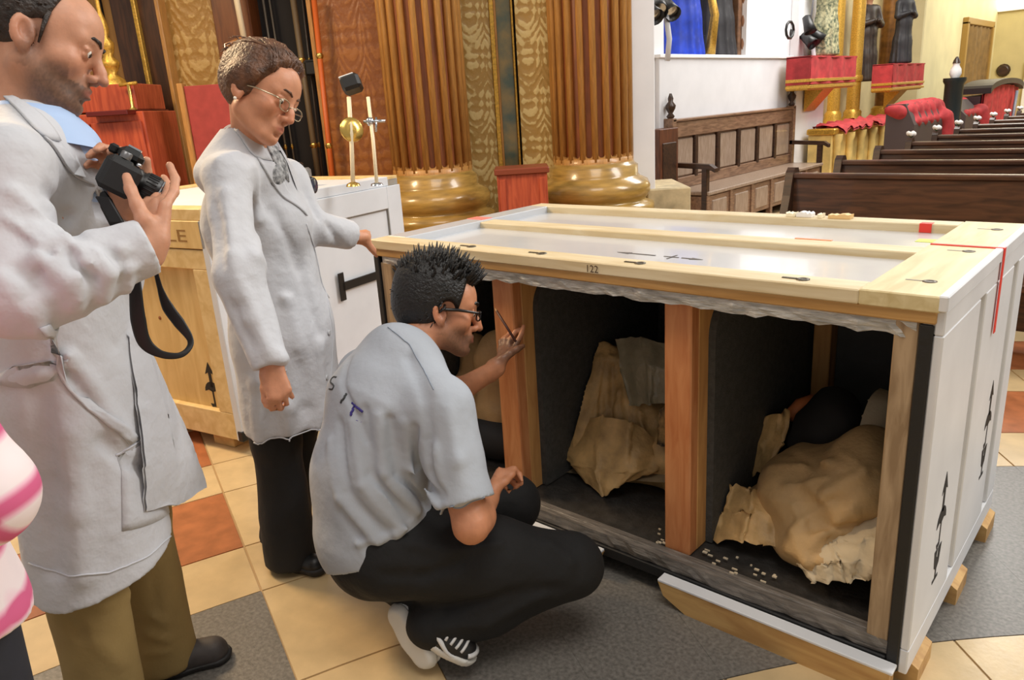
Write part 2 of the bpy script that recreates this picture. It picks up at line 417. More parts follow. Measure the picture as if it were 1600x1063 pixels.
# ---- crossing pier with two fluted columns (frame u, v)
def fluted_column(u0, v0, label):
    base = uv(u0, v0, .0); t = thing('fluted_column', base, label, 'column', 'gilded columns of the crossing pier')
    MB().box(uv(u0, v0, 0)-base+(-.46, -.46, 0)+base, base+(.46, .46, .62), bev=.02).build('pedestal', ochre, t)
    MB().lathe([(.44, .62), (.455, .66), (.45, .70), (.40, .72), (.385, .735), (.40, .75), (.425, .79), (.425, .83), (.405, .875), (.35, .90), (.335, .92), (.335, .985), (.31, 1.0), (.30, 1.02)], base, 40).build('column_base', ochre, t)
    MB().lathe([(.262, .98), (.262, 4.6)], base, 40).build('shaft', flute, t)
    MB().lathe([(.302, 1.0), (.302, 1.05), (.292, 1.055), (.26, 1.06)], base, 40, cap=False).build('lower_band', fillet, t)
    me = None
    for k in range(20):
        a = 2*PI*k/20+.05
        if me is None:
            b = MB(); w_ = .019; P = [(-w_, .0), (-w_*1.25, .03), (-w_*.9, .05), (0, .056), (w_*.9, .05), (w_*1.25, .03), (w_, 0)]
            b.prism([(x, .248+y, 1.03) for x, y in P], (0, 0, 3.5), 0, True); me = b.mesh('fillet'); me.materials.append(fillet)
        o = link('fillet', me, None, t); o.rotation_euler = (0, 0, a)
    a0 = math.atan2(-VV[1], -VV[0])
    me = None
    for k in range(20):                                                  # round lower ends of the flutes
        a = 2*PI*(k+.5)/20+.05
        if me is None:
            b = MB(); P = []
            for i in range(7): x = -.026+.052*i/6; P.append((x, .258, 1.06+.026*(1-math.sqrt(max(0, 1-(x/.027)**2)))))
            b.prism([(-.026, .258, 1.03)]+P+[(.026, .258, 1.03)], (0, .04, 0)); me = b.mesh('flute_end'); me.materials.append(fillet)
        o = link('flute_end', me, None, t); o.rotation_euler = (0, 0, a)
    return t
fluted_column(-.63, 5.86, 'gilded fluted column left of the green marble strip, behind the closed cream crate')
fluted_column(.59, 5.86, 'gilded fluted column at the corner beside the white wall and carved bench')
# damask: two-tone relief pattern from crossed waves, mirrored like a woven brocade
def damask(name, c1, c2, sx, sz):
    m = bpy.data.materials.new(name); m.use_nodes = True; nt = m.node_tree; N = nt.nodes; L = nt.links; b = N['Principled BSDF']; b.inputs['Roughness'].default_value = .4; b.inputs['Metallic'].default_value = .0
    tc = N.new('ShaderNodeTexCoord'); sp = N.new('ShaderNodeSeparateXYZ'); L.new(tc.outputs['Object'], sp.inputs[0])
    def mth(op, a, b_=None):
        n = N.new('ShaderNodeMath'); n.operation = op
        for i, q in enumerate((a, b_)):
            if q is None: continue
            if isinstance(q, (int, float)): n.inputs[i].default_value = q
            else: L.new(q, n.inputs[i])
        return n.outputs[0]
    ux = mth('ADD', mth('MULTIPLY', sp.outputs[0], float(UU[0])), mth('MULTIPLY', sp.outputs[1], float(UU[1])))
    x = mth('ABSOLUTE', mth('SINE', mth('MULTIPLY', ux, sx))); z = sp.outputs[2]
    wob = mth('MULTIPLY', mth('SINE', mth('MULTIPLY', z, sz)), 1.3)
    p1 = mth('SINE', mth('ADD', mth('MULTIPLY', x, 6.0), mth('MULTIPLY', wob, 2.2)))
    p2 = mth('SINE', mth('ADD', mth('MULTIPLY', z, sz*2.7), mth('MULTIPLY', x, 5.2)))
    p = mth('MULTIPLY', p1, p2)
    no = N.new('ShaderNodeTexNoise'); no.inputs['Scale'].default_value = 26; L.new(tc.outputs['Object'], no.inputs['Vector'])
    p = mth('ADD', p, mth('MULTIPLY', mth('SUBTRACT', no.outputs['Fac'], .5), 2.2))
    rp = N.new('ShaderNodeValToRGB'); L.new(p, rp.inputs[0]); rp.color_ramp.elements[0].position = .0; rp.color_ramp.elements[1].position = .35
    rp.color_ramp.elements[0].color = (*c1, 1); rp.color_ramp.elements[1].color = (*c2, 1); L.new(rp.outputs[0], b.inputs['Base Color'])
    bp = N.new('ShaderNodeBump'); bp.inputs['Strength'].default_value = .35; bp.inputs['Distance'].default_value = .006; L.new(p, bp.inputs['Height']); L.new(bp.outputs[0], b.inputs['Normal'])
    return m
dam = damask('gold_damask', S(176, 140, 74), S(216, 192, 130), 15., 19.)
dam2 = damask('rust_damask', S(146, 88, 42), S(164, 104, 50), 16., 14.)
dam3 = damask('ochre_damask', S(170, 128, 62), S(200, 164, 100), 11., 14.)

g = MB()
for a, b in (((-3.6, 6.45, 0), (1.0, 6.9, 4.6)),): g.box(a, b, M=UVM)
g.box((.45, 6.02, 0), (1.02, 6.5, 4.6), M=UVM)
pier = struct('wall_pier', g, mat('pier_plaster', S(196, 160, 96), .6, noise=(6, .2)))
def uvbox(name, a, b, m, parent=pier, bev=.004): return MB().box(a, b, 0, UVM, bev).build(name, m, parent)
uvbox('damask_panel', (-.36, 6.1, 0), (-.13, 6.5, 4.6), dam)
uvbox('gold_moulding', (-.13, 6.06, 0), (-.095, 6.5, 4.6), goldl)
uvbox('gold_moulding', (-.10, 6.1, 0), (-.08, 6.5, 4.6), fillet)
uvbox('marble_strip', (-.085, 6.14, 0), (.03, 6.5, 4.6), green)
uvbox('gold_moulding', (.03, 6.08, 0), (.047, 6.5, 4.6), goldl)
uvbox('shadow_joint', (.047, 6.2, 0), (.06, 6.5, 4.6), blackm)
uvbox('damask_panel', (.06, 6.02, 0), (.36, 6.5, 4.6), dam)
uvbox('white_pilaster', (.84, 5.93, 0), (1.07, 6.3, 4.6), white)
# wooden pedestal in front of the pier
a = on_v(772, 268, 5.15); b = on_v(858, 262, 5.15)
t = thing('wooden_pedestal', uv(.5*(a[0]+b[0]), 5.3, 0), 'small red-brown wooden box pedestal standing between the two fluted columns', 'pedestal')
MB().box((a[0]+.015, 5.16, 0), (b[0]-.015, 5.45, a[2]-.03), 0, UVM, .004).build('body', redw, t)
MB().box((a[0], 5.14, a[2]-.03), (b[0], 5.47, a[2]+.01), 0, UVM, .006).build('ledge', mat('worn_red_brown', S(132, 62, 38), .4), t)
for uu in (a[0]+.03, b[0]-.07): MB().box((uu, 5.15, .05), (uu+.04, 5.17, a[2]-.06), 0, UVM, .003).build('stile', redw, t)

# ---- altar wall left of the pier
Vw = 6.35
def wp(px, py=100): return on_v(px, py, Vw)[0]
bh = 4.6
def panel(name, x0, x1, m, v=Vw, z0=0, z1=bh, py=100, th=.12): return uvbox(name, (on_v(x0, py, v)[0], v, z0), (on_v(x1, py, v)[0], v+th+.35, z1), m)
panel('rust_panel', 490, 606, dam2, 6.1); panel('gilt_edge', 490, 497, fillet, 6.06)
panel('wood_panel', 345, 402, mat('altar_wood', S(128, 74, 34), .4, grain=(6, S(96, 52, 24)), stretch=(5, 5, .5)), 6.2)
panel('ochre_panel', 262, 346, dam3, 6.25)
panel('dark_pilaster', 190, 262, mat('walnut', S(84, 50, 28), .4, grain=(6, S(52, 30, 18)), stretch=(5, 5, .5)), 6.15)
panel('gilt_rod', 222, 228, goldl, 6.1); panel('gilt_edge', 258, 264, fillet, 6.12)
panel('ochre_panel', 20, 192, mat('ochre_board', S(182, 136, 70), .5, grain=(5, S(160, 112, 54)), stretch=(4, 4, .4)), 6.25)
panel('black_groove', 172, 176, blackm, 6.22)
panel('walnut_board', 150, 153, mat('walnut', (0, 0, 0)), 6.22)
# dark opening with leaning processional poles
b = MB(); xa, xb = on_v(402, 100, 6.4)[0], on_v(490, 100, 6.4)[0]
b.box((xa-.02, 6.44, 0), (xb+.05, 6.5, 4.6), 0, UVM); b.build('dark_recess', mat('recess_black', S(26, 22, 22), .8), pier)
def pole(x0, y0, x1, y1, v, r, m, label, name='processional_pole', cat='pole'):
    p = on_v(x0, y0, v); q = on_v(x1, y1, v); P = uv(*p); Q = uv(*q); d = (P-Q)/np.linalg.norm(P-Q); B = Q+d*((0-Q[2])/d[2]); T_ = P+d*.5
    t = thing(name, B, label, cat, 'poles in the dark recess'); MB().tube([B, T_], r, 10).build('rod', m, t)
    MB().lathe([(r*1.9, 0), (r*1.9, .015), (r*1.1, .04)], B, 10, axis=tuple(d)).build('foot', brass, t)
    for k in (1.25, 1.9): MB().lathe([(r, -.02), (r*1.5, 0), (r, .02)], B+d*k, 10, axis=tuple(d)).build('collar', brass, t)
steel = mat('grey_pole', S(120, 112, 100), .35, metal=.6)
pole(411, 0, 440, 190, 6.36, .011, steel, 'thin grey pole, leftmost in the dark recess behind the woman')
pole(424, 20, 452, 200, 6.38, .009, steel, 'very thin grey pole, second from left in the dark recess')
pole(458, 0, 498, 280, 6.32, .024, mat('drab_pole', S(110, 92, 66), .5), 'thick drab brown pole in the middle of the dark recess')
pole(472, 0, 500, 240, 6.40, .010, steel, 'thin grey pole close behind the orange one in the recess')
pole(502, 110, 520, 285, 6.0, .021, mat('orange_pole', S(206, 98, 34), .45), 'bright orange wooden pole leaning at the right of the recess')
b = MB(); x0 = on_v(476, 96, 6.3); x1 = on_v(506, 112, 6.3)
t = thing('wall_lamp_box', uv(x0[0], 6.3, x1[2]), 'black box fitting fixed across the poles in the dark recess', 'fitting')
MB().box((x0[0], 6.28, x1[2]-.02), (x1[0], 6.44, x0[2]), 0, UVM, .01).build('housing', black, t); MB().box((x0[0]-.03, 6.3, x0[2]-.01), (x1[0]+.02, 6.42, x0[2]+.01), 0, UVM).build('shelf', black, t)
# tall candle on the wood panel
P = uv(*on_v(384, 68, 6.1)); t = thing('tall_candle', P-(0, 0, 1.0), 'tall ivory altar candle rising behind the woman\'s hair', 'candle')
MB().tube([P-(0, 0, .15), P+UU*-.04+(0, 0, .9)], .022, 12).build('wax', ivory, t); MB().lathe([(.08, -1.0), (.07, -.95), (.015, -.9), (.015, -.25), (.05, -.18), (.05, -.15)], P, 14).build('candlestick', brass, t)
# burgundy board
a = on_v(286, 135, 5.6); b_ = on_v(352, 135, 5.6)
t = thing('felt_board', uv(a[0]+.15, 5.62, 0), 'flat burgundy felt covered board standing upright left of the woman', 'board')
MB().box((a[0], 5.6, 0), (b_[0]+.12, 5.64, a[2]), 0, UVM, .004).build('felt', burg, t); MB().box((a[0]-.04, 5.58, 0), (a[0], 5.66, a[2]+.02), 0, UVM, .004).build('edge_strip', fillet, t)
# red sacristy cupboard with gilt ornament, behind the bearded man
a = on_v(60, 180, 5.4); b_ = on_v(222, 180, 5.4); zt = on_v(150, 178, 5.4)[2]
t = thing('red_cupboard', uv(.5*(a[0]+b_[0]), 5.6, 0), 'red lacquered cupboard with dark shelf edge behind the man with the camera', 'cupboard')
MB().box((a[0], 5.42, 0), (b_[0], 5.95, zt), 0, UVM, .006).build('body', redw, t)
um = on_v(141, 200, 5.4)[0]
for x0, x1 in ((a[0]+.02, um-.004), (um+.004, b_[0]-.02)):
    d = MB().box((x0, 5.4, .12), (x1, 5.43, zt-.06), 0, UVM, .006).build('door', redw, t)
    MB().lathe([(.012, -.01), (.016, 0), (.012, .012)], uv(x1-.06, 5.39, zt-.3), 10, axis=tuple(-VV)).build('keyhole', black, d)
MB().box((on_v(140, 150, 5.4)[0], 5.3, zt-.02), (b_[0]-.05, 5.95, zt+.012), 0, UVM, .004).build('shelf_edge', mat('dark_red_edge', S(92, 20, 18), .4), t)
MB().box((a[0]+.05, 5.5, zt+.012), (on_v(200, 150, 5.4)[0], 5.95, on_v(150, 132, 5.4)[2]), 0, UVM, .006).build('upper_step', redw, t)
a1 = on_v(181, 133, 5.4); a2 = on_v(208, 129, 5.4)
t = thing('gilt_bracket', uv(a1[0]+.05, 5.45, zt), 'small gilt bar bracket resting on the red cupboard', 'bracket')
MB().tube([uv(a1[0], 5.45, a1[2]), uv(a2[0], 5.45, a2[2])], .012, 8).build('bar', goldl, t); MB().lathe([(.03, 0), (.012, .02), (.012, a1[2]-zt)], uv(.5*(a1[0]+a2[0]), 5.45, zt+.012), 10).build('stem', brass, t)
P0 = on_v(178, 130, 5.75); P0[2] = on_v(150, 132, 5.4)[2]+.101
t = thing('gilt_candelabrum', uv(P0[0], 5.75, P0[2]-.1), 'ornate gilt candelabrum stem glinting beside the bearded man\'s nose', 'candlestick')
MB().lathe([(.09, -.1), (.08, -.06), (.03, -.02), (.06, .03), (.065, .06), (.03, .1), (.05, .15), (.055, .19), (.025, .23), (.04, .28), (.03, .34), (.015, .4), (.015, .6)], uv(P0[0], 5.75, P0[2]), 16).build('stem', goldl, t)
MB().lathe([(.015, .6), (.05, .63), (.055, .65)], uv(P0[0], 5.75, P0[2]), 16).build('drip_pan', goldl, t)
# ---- white aisle wall with dado and niche
XW = -3.95
yN0 = on_x(1037, 60, XW)[1]; yN1 = on_x(1166, 60, XW)[1]; zN = on_x(1100, 88, XW)[2]; yE = on_x(1243, 60, XW)[1]
wl = struct('wall_left', MB().box((XW-.6, 4.0, 0), (XW, 9.95, zN)), white)
for a_, b_ in (((XW-.6, 4.0, zN), (XW, yN0, 4.6)), ((XW-.6, yN1, zN), (XW, 9.95, 4.6)), ((XW-.6, yN0, 3.4), (XW, yN1, 4.6)), ((XW-.75, yN0-.01, zN-.01), (XW-.6, yN1+.01, 3.41))): struct('wall_left', MB().box(a_, b_), white)
dado = mat('dado_white', S(222, 222, 226), .6, noise=(4, .05))
a = on_x(1030, 100, XW+.05); b_ = on_x(1237, 100, XW+.05)
MB().box((XW, a[1], 0), (XW+.05, b_[1], zN-.02), bev=.006).build('dado_panel', dado, wl)
MB().box((XW, a[1]-.02, zN-.025), (XW+.075, b_[1]+.02, zN+.012), bev=.006).build('dado_ledge', white, wl)
# bright pilaster right of the dado
p0 = on_x(1243, 170, XW+.12)[1]; p1 = on_x(1287, 170, XW+.12)[1]
MB().box((XW, p0, 0), (XW+.12, p1, 4.6), bev=.01).build('pilaster', white, wl)
MB().box((XW, p0-.05, 0), (XW+.17, p1+.05, .35), bev=.01).build('pilaster_base', white, wl)

# draped statues
def robe(name, base, h, r, m, label, cat='statue', lean=0., seed=0, arms=True, group=None, head=None, halo=False, fine=.02, face=(1, -.6)):
    base = np.array(base, float); rr = np.random.default_rng(seed)
    s = SDF(base-(.6*h*.45+.1, .6*h*.45+.1, .02), base+(.6*h*.45+.1, .6*h*.45+.1, h+.05), fine)
    f = np.array([face[0], face[1], 0.]); f /= np.linalg.norm(f); l = np.array([-f[1], f[0], 0]); z = ZZ
    k = h/1.7
    s.chain([base+z*.03*h, base+z*.28*h, base+z*.55*h+f*.01, base+z*.74*h], [r*1.05, r*.86, r*.72, r*.62], .05, (f, .75))
    s.cap(base+z*.8*h+l*.15*k, base+z*.8*h-l*.15*k, .07*k, None, .06)
    if arms:
        for sg in (1, -1): s.chain([base+z*.79*h+l*sg*.19*k, base+z*.62*h+l*sg*.25*k+f*.06*k, base+z*.66*h+l*sg*.05*k+f*.22*k], [.07*k, .065*k, .045*k], .03)
    n = 11; ph = rr.uniform(0, 6)
    def folds(X, Y, Z):
        a = np.arctan2(Y-base[1], X-base[0]); t = np.clip((base[2]+.75*h-Z)/(.75*h), 0, 1); return .022*k*t*np.sin(n*a+ph+3.0*(Z-base[2])/h+1.2*np.sin(3*a))
    s.field(folds); s.plane(base+z*.004, (0, 0, -1))
    t = thing(name, base, label, cat, group); s.build('robe', m, t)
    hd = SDF(base+z*.82*h-(.2*k, .2*k, .02), base+z*h+(.2*k, .2*k, .1*k), .012*k)
    c = base+z*.92*h; hd.ell(c, (.085*k, .075*k, .11*k), np.array([f, l, z])).cap(c-z*.05*k, base+z*.8*h, .05*k, .06*k, .02).cap(c+f*.08*k, c+f*.1*k-z*.03*k, .012*k, None, .02)
    hd.build('head', head or mat('statue_flesh', S(176, 130, 100), .5), t)
    return t
yb = on_x(1075, 84, XW-.2)[1]; yd = on_x(1128, 86, XW-.2)[1]
tb = robe('robed_statue', (XW-.27, yb, zN), 1.42, .27, blue, 'statue in a bright blue robe standing in the white wall niche', seed=2, face=(1, -.3))
tag(MB().tube([(XW-.12, yb+.22, zN+1.0), (XW-.05, yb+.34, zN+.45), (XW-.06, yb+.26, zN+.03)], [.04, .05, .06], 8).build('gold_sash', goldl, tb), 'gold sash falling along the robe')
robe('robed_statue', (XW-.27, yd-.05, zN), 1.42, .26, darkrobe, 'statue in a dark grey robe standing beside the blue robed one', seed=5, face=(1, -.5))
b = MB(); a = on_x(1150, 40, XW-.1); b_ = on_x(1163, 40, XW-.1)
t = thing('carved_panel', (XW-.25, .5*(a[1]+b_[1])-.1, zN+.002), 'brown carved board standing at the right end of the wall niche', 'panel')
MB().box((XW-.3, a[1]-.02, zN+.002), (XW-.06, b_[1]-.08, zN+1.45), bev=.01).build('board', brownrobe, t)
for k in range(5): MB().ball((XW-.05, .5*(a[1]+b_[1]), zN+.15+.26*k), (.03, .06, .09), 8).build('carving', mat('carving_brown', S(150, 104, 74), .5), t)

# wall spotlights on cords
def spots(px, py, x, label, n, seed, ring=False):
    P = on_x(px, py, x); rr = np.random.default_rng(seed); t = thing('spotlight_cluster', P, label, 'spotlight', 'spotlight clusters on the white wall')
    MB().tube([P+(-.1, 0, -.02), P+(XW-x, 0, .05)], .02, 8).build('bracket', black, t); MB().lathe([(.06, 0), (.06, .03)], P+(XW-x, 0, .05), 12, axis=(1, 0, 0)).build('wall_plate', black, t)
    for k in range(n):
        c = P+np.array([rr.uniform(-.03, .06), (k-(n-1)/2)*.15+rr.uniform(-.02, .02), rr.uniform(-.1, .12)]); d = np.array([rr.uniform(.2, .8), rr.uniform(-.8, .3), -.6])
        q = MB().lathe([(.02, -.13), (.055, -.11), (.065, 0), (.08, .1), (.078, .1), (.06, .04)], c, 14, axis=tuple(d/np.linalg.norm(d))).build('lamp_can', black, t)
        MB().lathe([(.06, .05), (.001, .055)], c, 12, axis=tuple(d/np.linalg.norm(d)), cap=False).build('lens', chrome, q)
    MB().tube([P+(0, .05, .1), P+(0, .12, .5), P+(-.1, .1, 1.6)], .012, 6).build('cord', mat('grey_cord', S(120, 122, 128), .6), t)
    MB().tube([P+(.02, .12, -.1), P+(.03, .16, -.3), P+(.02, .14, -.5)], .03, 6).build('hanging_cord', mat('pale_cord', S(206, 206, 210), .6), t)
    if ring:
        Q = on_x(1234, 47, x); MB().tube([Q+(0, .1*math.cos(i*PI/5)*1.2, .1*math.sin(i*PI/5)) for i in range(11)], .018, 6).build('yoke', black, t)
    return t
spots(1028, 8, -3.7, 'cluster of black spotlights high on the wall beside the fluted column', 3, 1)
spots(1263, 55, -3.72, 'black spotlight cluster with square yoke on the white pilaster', 3, 4, True)

# ---- carved settle bench against the dado
xB, xF = -3.88, -3.40
yA = on_x(1053, 190, -3.8)[1]; yZ = on_x(1241, 175, -3.8)[1]; zs = .48
t = thing('settle_bench', (-3.62, .5*(yA+yZ), 0), 'long carved oak settle with panelled back and finials against the white wall', 'bench')
zb = 1.19
MB().box((xB, yA, .06), (xB+.025, yZ, zb), bev=.004).build('back_board', benchm, t)
MB().box((xB+.02, yA, zb-.16), (xB+.07, yZ, zb), bev=.008).build('top_rail', benchm, t); MB().box((xB-.01, yA-.03, zb), (xB+.09, yZ+.03, zb+.03), bev=.008).build('cornice', benchm, t)
MB().box((xB+.02, yA, zs), (xB+.06, yZ, zs+.12), bev=.006).build('bottom_rail', benchm, t)
n = 6; L_ = (yZ-yA)/n
for i in range(n+1):
    y = yA+i*L_; MB().box((xB+.02, y-.035, zs+.1), (xB+.065, y+.035, zb-.15), bev=.008).build('stile', dkw, t)
    if i < n:
        MB().box((xB+.015, y+.05, zs+.13), (xB+.045, y+L_-.05, zb-.18), bev=.012).build('back_panel', benchp, t)
MB().box((xB, yA-.02, zs-.04), (xF+.02, yZ+.02, zs), bev=.008).build('seat', benchp, t)
for i in range(n):
    y = yA+i*L_; MB().box((xF-.05, y+.03, .1), (xF-.005, y+L_-.03, zs-.05), bev=.004).build('front_board', benchm, t); MB().box((xF-.02, y+.1, .14), (xF+.005, y+L_-.1, zs-.1), bev=.01).build('front_panel', benchp, t)
    MB().box((xF-.05, y-.03, .0), (xF+.01, y+.03, zs-.04), bev=.004).build('front_stile', benchm, t)
for y, s_ in ((yA, -1), (yZ, 1)):
    MB().box((xB-.02, y-.04, 0), (xB+.09, y+.04, zb+.04), bev=.006).build('post', benchm, t)
    MB().lathe([(.03, 0), (.045, .02), (.022, .05), (.05, .10), (.055, .13), (.025, .17), (.03, .20), (.012, .25)], (xB+.04, y, zb+.04), 14).build('finial', dkw, t)
    MB().box((xF-.06, y-.035, 0), (xF, y+.035, zs+.24), bev=.006).build('arm_post', dkw, t)
    MB().prism([(xB+.05, y-.04, zs+.25), (xF+.03, y-.04, zs+.23), (xF+.09, y-.04, zs+.2), (xF+.09, y-.04, zs+.24), (xF+.03, y-.04, zs+.28), (xB+.05, y-.04, zs+.3)], (0, .08, 0)).build('arm_rest', dkw, t)
    MB().box((xB, y-.025, .05), (xF-.04, y+.025, zs-.05)).build('end_panel', benchm, t)
MB().box((xB-.02, yA-.42, .0), (xB+.16, yA-.05, 1.14), bev=.006).build('side_cupboard', tag(t) and mat('bench_side', S(106, 62, 40), .4, grain=(7, S(74, 42, 28)), stretch=(6, 6, .8)), t)
MB().box((xB+.15, yA-.37, .2), (xB+.17, yA-.1, 1.0), bev=.006).build('side_panel', dkw, t)
# stone step in front of it
a = on_v(1020, 300, 6.3)
st = mat('pale_stone', S(196, 178, 140), .6, noise=(12, .3))
MB().box((1.0, 5.9, 0), (1.34, 6.6, on_v(1045, 292, 6.0)[2]), 0, UVM, .01).build('stone_step', st, pier)

# ---- nave pews
def pew(y, i):
    x0, x1 = -1.60, 3.6; t = thing('pew', (.5*(x0+x1), y, 0), None, 'pew', 'rows of nave pews')
    back = [(0, y+.0, .28), (0, y+.03, .92), (0, y+.065, .92), (0, y+.035, .28)]
    MB().prism([(x0+.05, p[1], p[2]) for p in back], (x1-x0-.1, 0, 0)).build('backrest', pewm, t)
    MB().box((x0+.03, y+.01, .90), (x1-.03, y+.08, .935), bev=.008).build('top_rail', pewm, t)
    MB().box((x0+.05, y-.42, .40), (x1-.05, y+.03, .44), bev=.006).build('seat', pewm, t)
    MB().box((x0+.05, y-.06, .1), (x1-.05, y-.03, .40)).build('seat_riser', pewm, t)
    prof = [(y-.42, 0), (y+.14, 0), (y+.12, .45), (y+.13, .75), (y+.125, .91), (y+.09, .965), (y+.04, .97), (y+.005, .94), (y-.03, .8), (y-.09, .62), (y-.22, .52), (y-.40, .5), (y-.44, .44)]
    for x in (x0, x1-.05): MB().prism([(x, p, q) for p, q in prof], (.05, 0, 0)).build('end_panel', dkw, t)
    return t
pl = ['dark brown wooden pew nearest the crate', 'dark wooden pew, second row behind the crate', 'dark wooden pew, third row behind the crate', 'dark wooden pew, fourth row behind the crate', 'dark wooden pew, fifth row behind the crate', 'wooden pew, sixth row behind the crate', 'wooden pew, seventh row behind the crate', 'wooden pew, eighth row behind the crate', 'wooden pew, ninth row behind the crate', 'wooden pew in the farthest row']
p0_ = pew(3.11, 0); p0_['label'] = pl[0]; ptops = []
for i in range(1, 10):
    c = copy_tree(p0_); c.location = (p0_.location[0], 3.11+.882*i, 0); c['label'] = pl[i]
wf = mat('white_petals', S(244, 238, 232), .6); lf = mat('leaf_green', S(70, 96, 50), .6)
names = 'fourth fifth sixth seventh eighth ninth farthest'.split()
for j, i in enumerate(range(3, 10)):
    y = 3.11+.882*i; base = np.array([-1.575, y+.07, .97]); t = thing('flower_posy', base, 'small white flower posy on the end of the %s pew' % ('pew in the farthest row' if i == 9 else names[j]+' row').replace('pew in the farthest row', 'farthest'), 'flowers', 'posies on the pew ends')
    for k in range(5): a = k*1.256; MB().ball(base+(.024*math.cos(a), .024*math.sin(a), .03+.008*(k % 2)), .020, 8).build('bloom', wf, t)
    MB().lathe([(.008, 0), (.022, .015), (.028, .025)], base, 8).build('leaf_cup', lf, t)

# ---- side chapel beyond the pilaster
g = MB(); XC = -4.55
g.box((XC-.3, 9.9, 0), (XC, 15.2, 4.6)); chap = struct('wall_chapel', g, mat('chapel_cream', S(232, 216, 170), .6, noise=(3, .12)))
def on(px, py, x): return on_x(px, py, x)
def console(pxa, pxb, pya, pyb, x, depth, label, st_m, st_label, h, r, seed):
    a = on(pxa, pya, x); b = on(pxb, pyb, x); y0, y1 = sorted((a[1], b[1])); z1, z0 = a[2], b[2]
    t = thing('statue_console', (x-depth/2, .5*(y0+y1), z0), label, 'console', 'red draped wall consoles')
    MB().box((x-depth, y0, z0), (x-.01, y1, z1-.02), bev=.01).build('shelf', goldl, t)
    P = []; n = 28
    for k in range(n+1): u_ = k/n; P.append((x+.012*math.sin(u_*22), y0+(y1-y0)*u_))
    b_ = MB(); V = [(p, q, z1) for p, q in P]+[(p*1.0+.006, q, z0+.07) for p, q in P]; b_.add(V, [(k, k+1, n+2+k, n+1+k) for k in range(n)], 0, True)
    b_.add([(p+.012, q, z1) for p, q in P]+[(p+.018, q, z0+.07) for p, q in P], [(k+1, k, n+1+k, n+2+k) for k in range(n)], 0, True)
    b_.box((x-depth, y0-.012, z0+.07), (x+.01, y0+.01, z1)); b_.box((x-depth, y1-.01, z0+.07), (x+.01, y1+.012, z1)); b_.box((x-depth, y0-.012, z1-.01), (x+.02, y1+.012, z1+.01)); b_.build('cloth', redcl, t)
    for zz in (z0+.1, z0+.02): MB().box((x-depth, y0-.02, zz), (x+.03, y1+.02, zz+.04), bev=.004).build('gold_trim', goldl, t)
    MB().prism([(x-.05, .5*(y0+y1)-.2, z0), (x-depth, .5*(y0+y1)-.2, z0), (x-depth, .5*(y0+y1)-.2, z0-.28)], (0, .4, 0)).build('corbel', goldl, t)
    robe('standing_statue', (x-.14, .5*(y0+y1), z1+.012), h, r, st_m, st_label, seed=seed)
    return t
patt = mat('patterned_cope', S(196, 190, 150), .5, noise=(26, .9), col2=S(44, 66, 50))
console(1266, 1334, 88, 136, -3.50, .30, 'larger bright red draped statue console on the white pilaster', patt, 'statue in a green and white patterned cope on the nearer red console', 1.3, .19, 11)
console(1395, 1440, 100, 139, -3.50, .30, 'smaller red draped statue console, farther along the aisle', darkrobe, 'dark robed statue on the farther red console', 1.2, .18, 13)
# gilded altarpiece columns and niche figures
def acol(px, x, r, m, label):
    P = on(px, 200, x); P[2] = 0; t = thing('altar_column', P, label, 'column', 'columns of the side altar')
    MB().lathe([(r*1.5, 0), (r*1.5, .9), (r*1.3, .95), (r*1.35, 1.0), (r*1.05, 1.05)], P, 16).build('base', goldl, t); MB().lathe([(r, 1.05), (r*.95, 2.4), (r*.85, 4.4)], P, 16).build('shaft', m, t); MB().lathe([(r*1.1, 1.5), (r*1.2, 1.55), (r*1.1, 1.6)], P, 16, cap=False).build('ring', goldl, t)
acol(1330, -4.2, .11, goldl, 'slender gold altar column nearest the red console')
acol(1378, -4.1, .16, mat('bronze_brown', S(140, 94, 40), .35, metal=.3, noise=(10, .4)), 'stout bronze-brown altar column in the middle of the side altar')
acol(1300, -4.3, .1, goldl, 'slender gold altar column hidden half behind the red console')
acol(1404, -4.3, .09, mat('grey_marble', S(150, 150, 156), .3, noise=(8, .4)), 'slender grey marble column at the far end of the side altar')
q = on(1350, 128, -4.25); robe('niche_statue', q, 1.5, .22, mat('dark_bronze', S(62, 50, 42), .45, noise=(12, .5)), 'narrow dark bronze statue between the gold altar columns', seed=21)
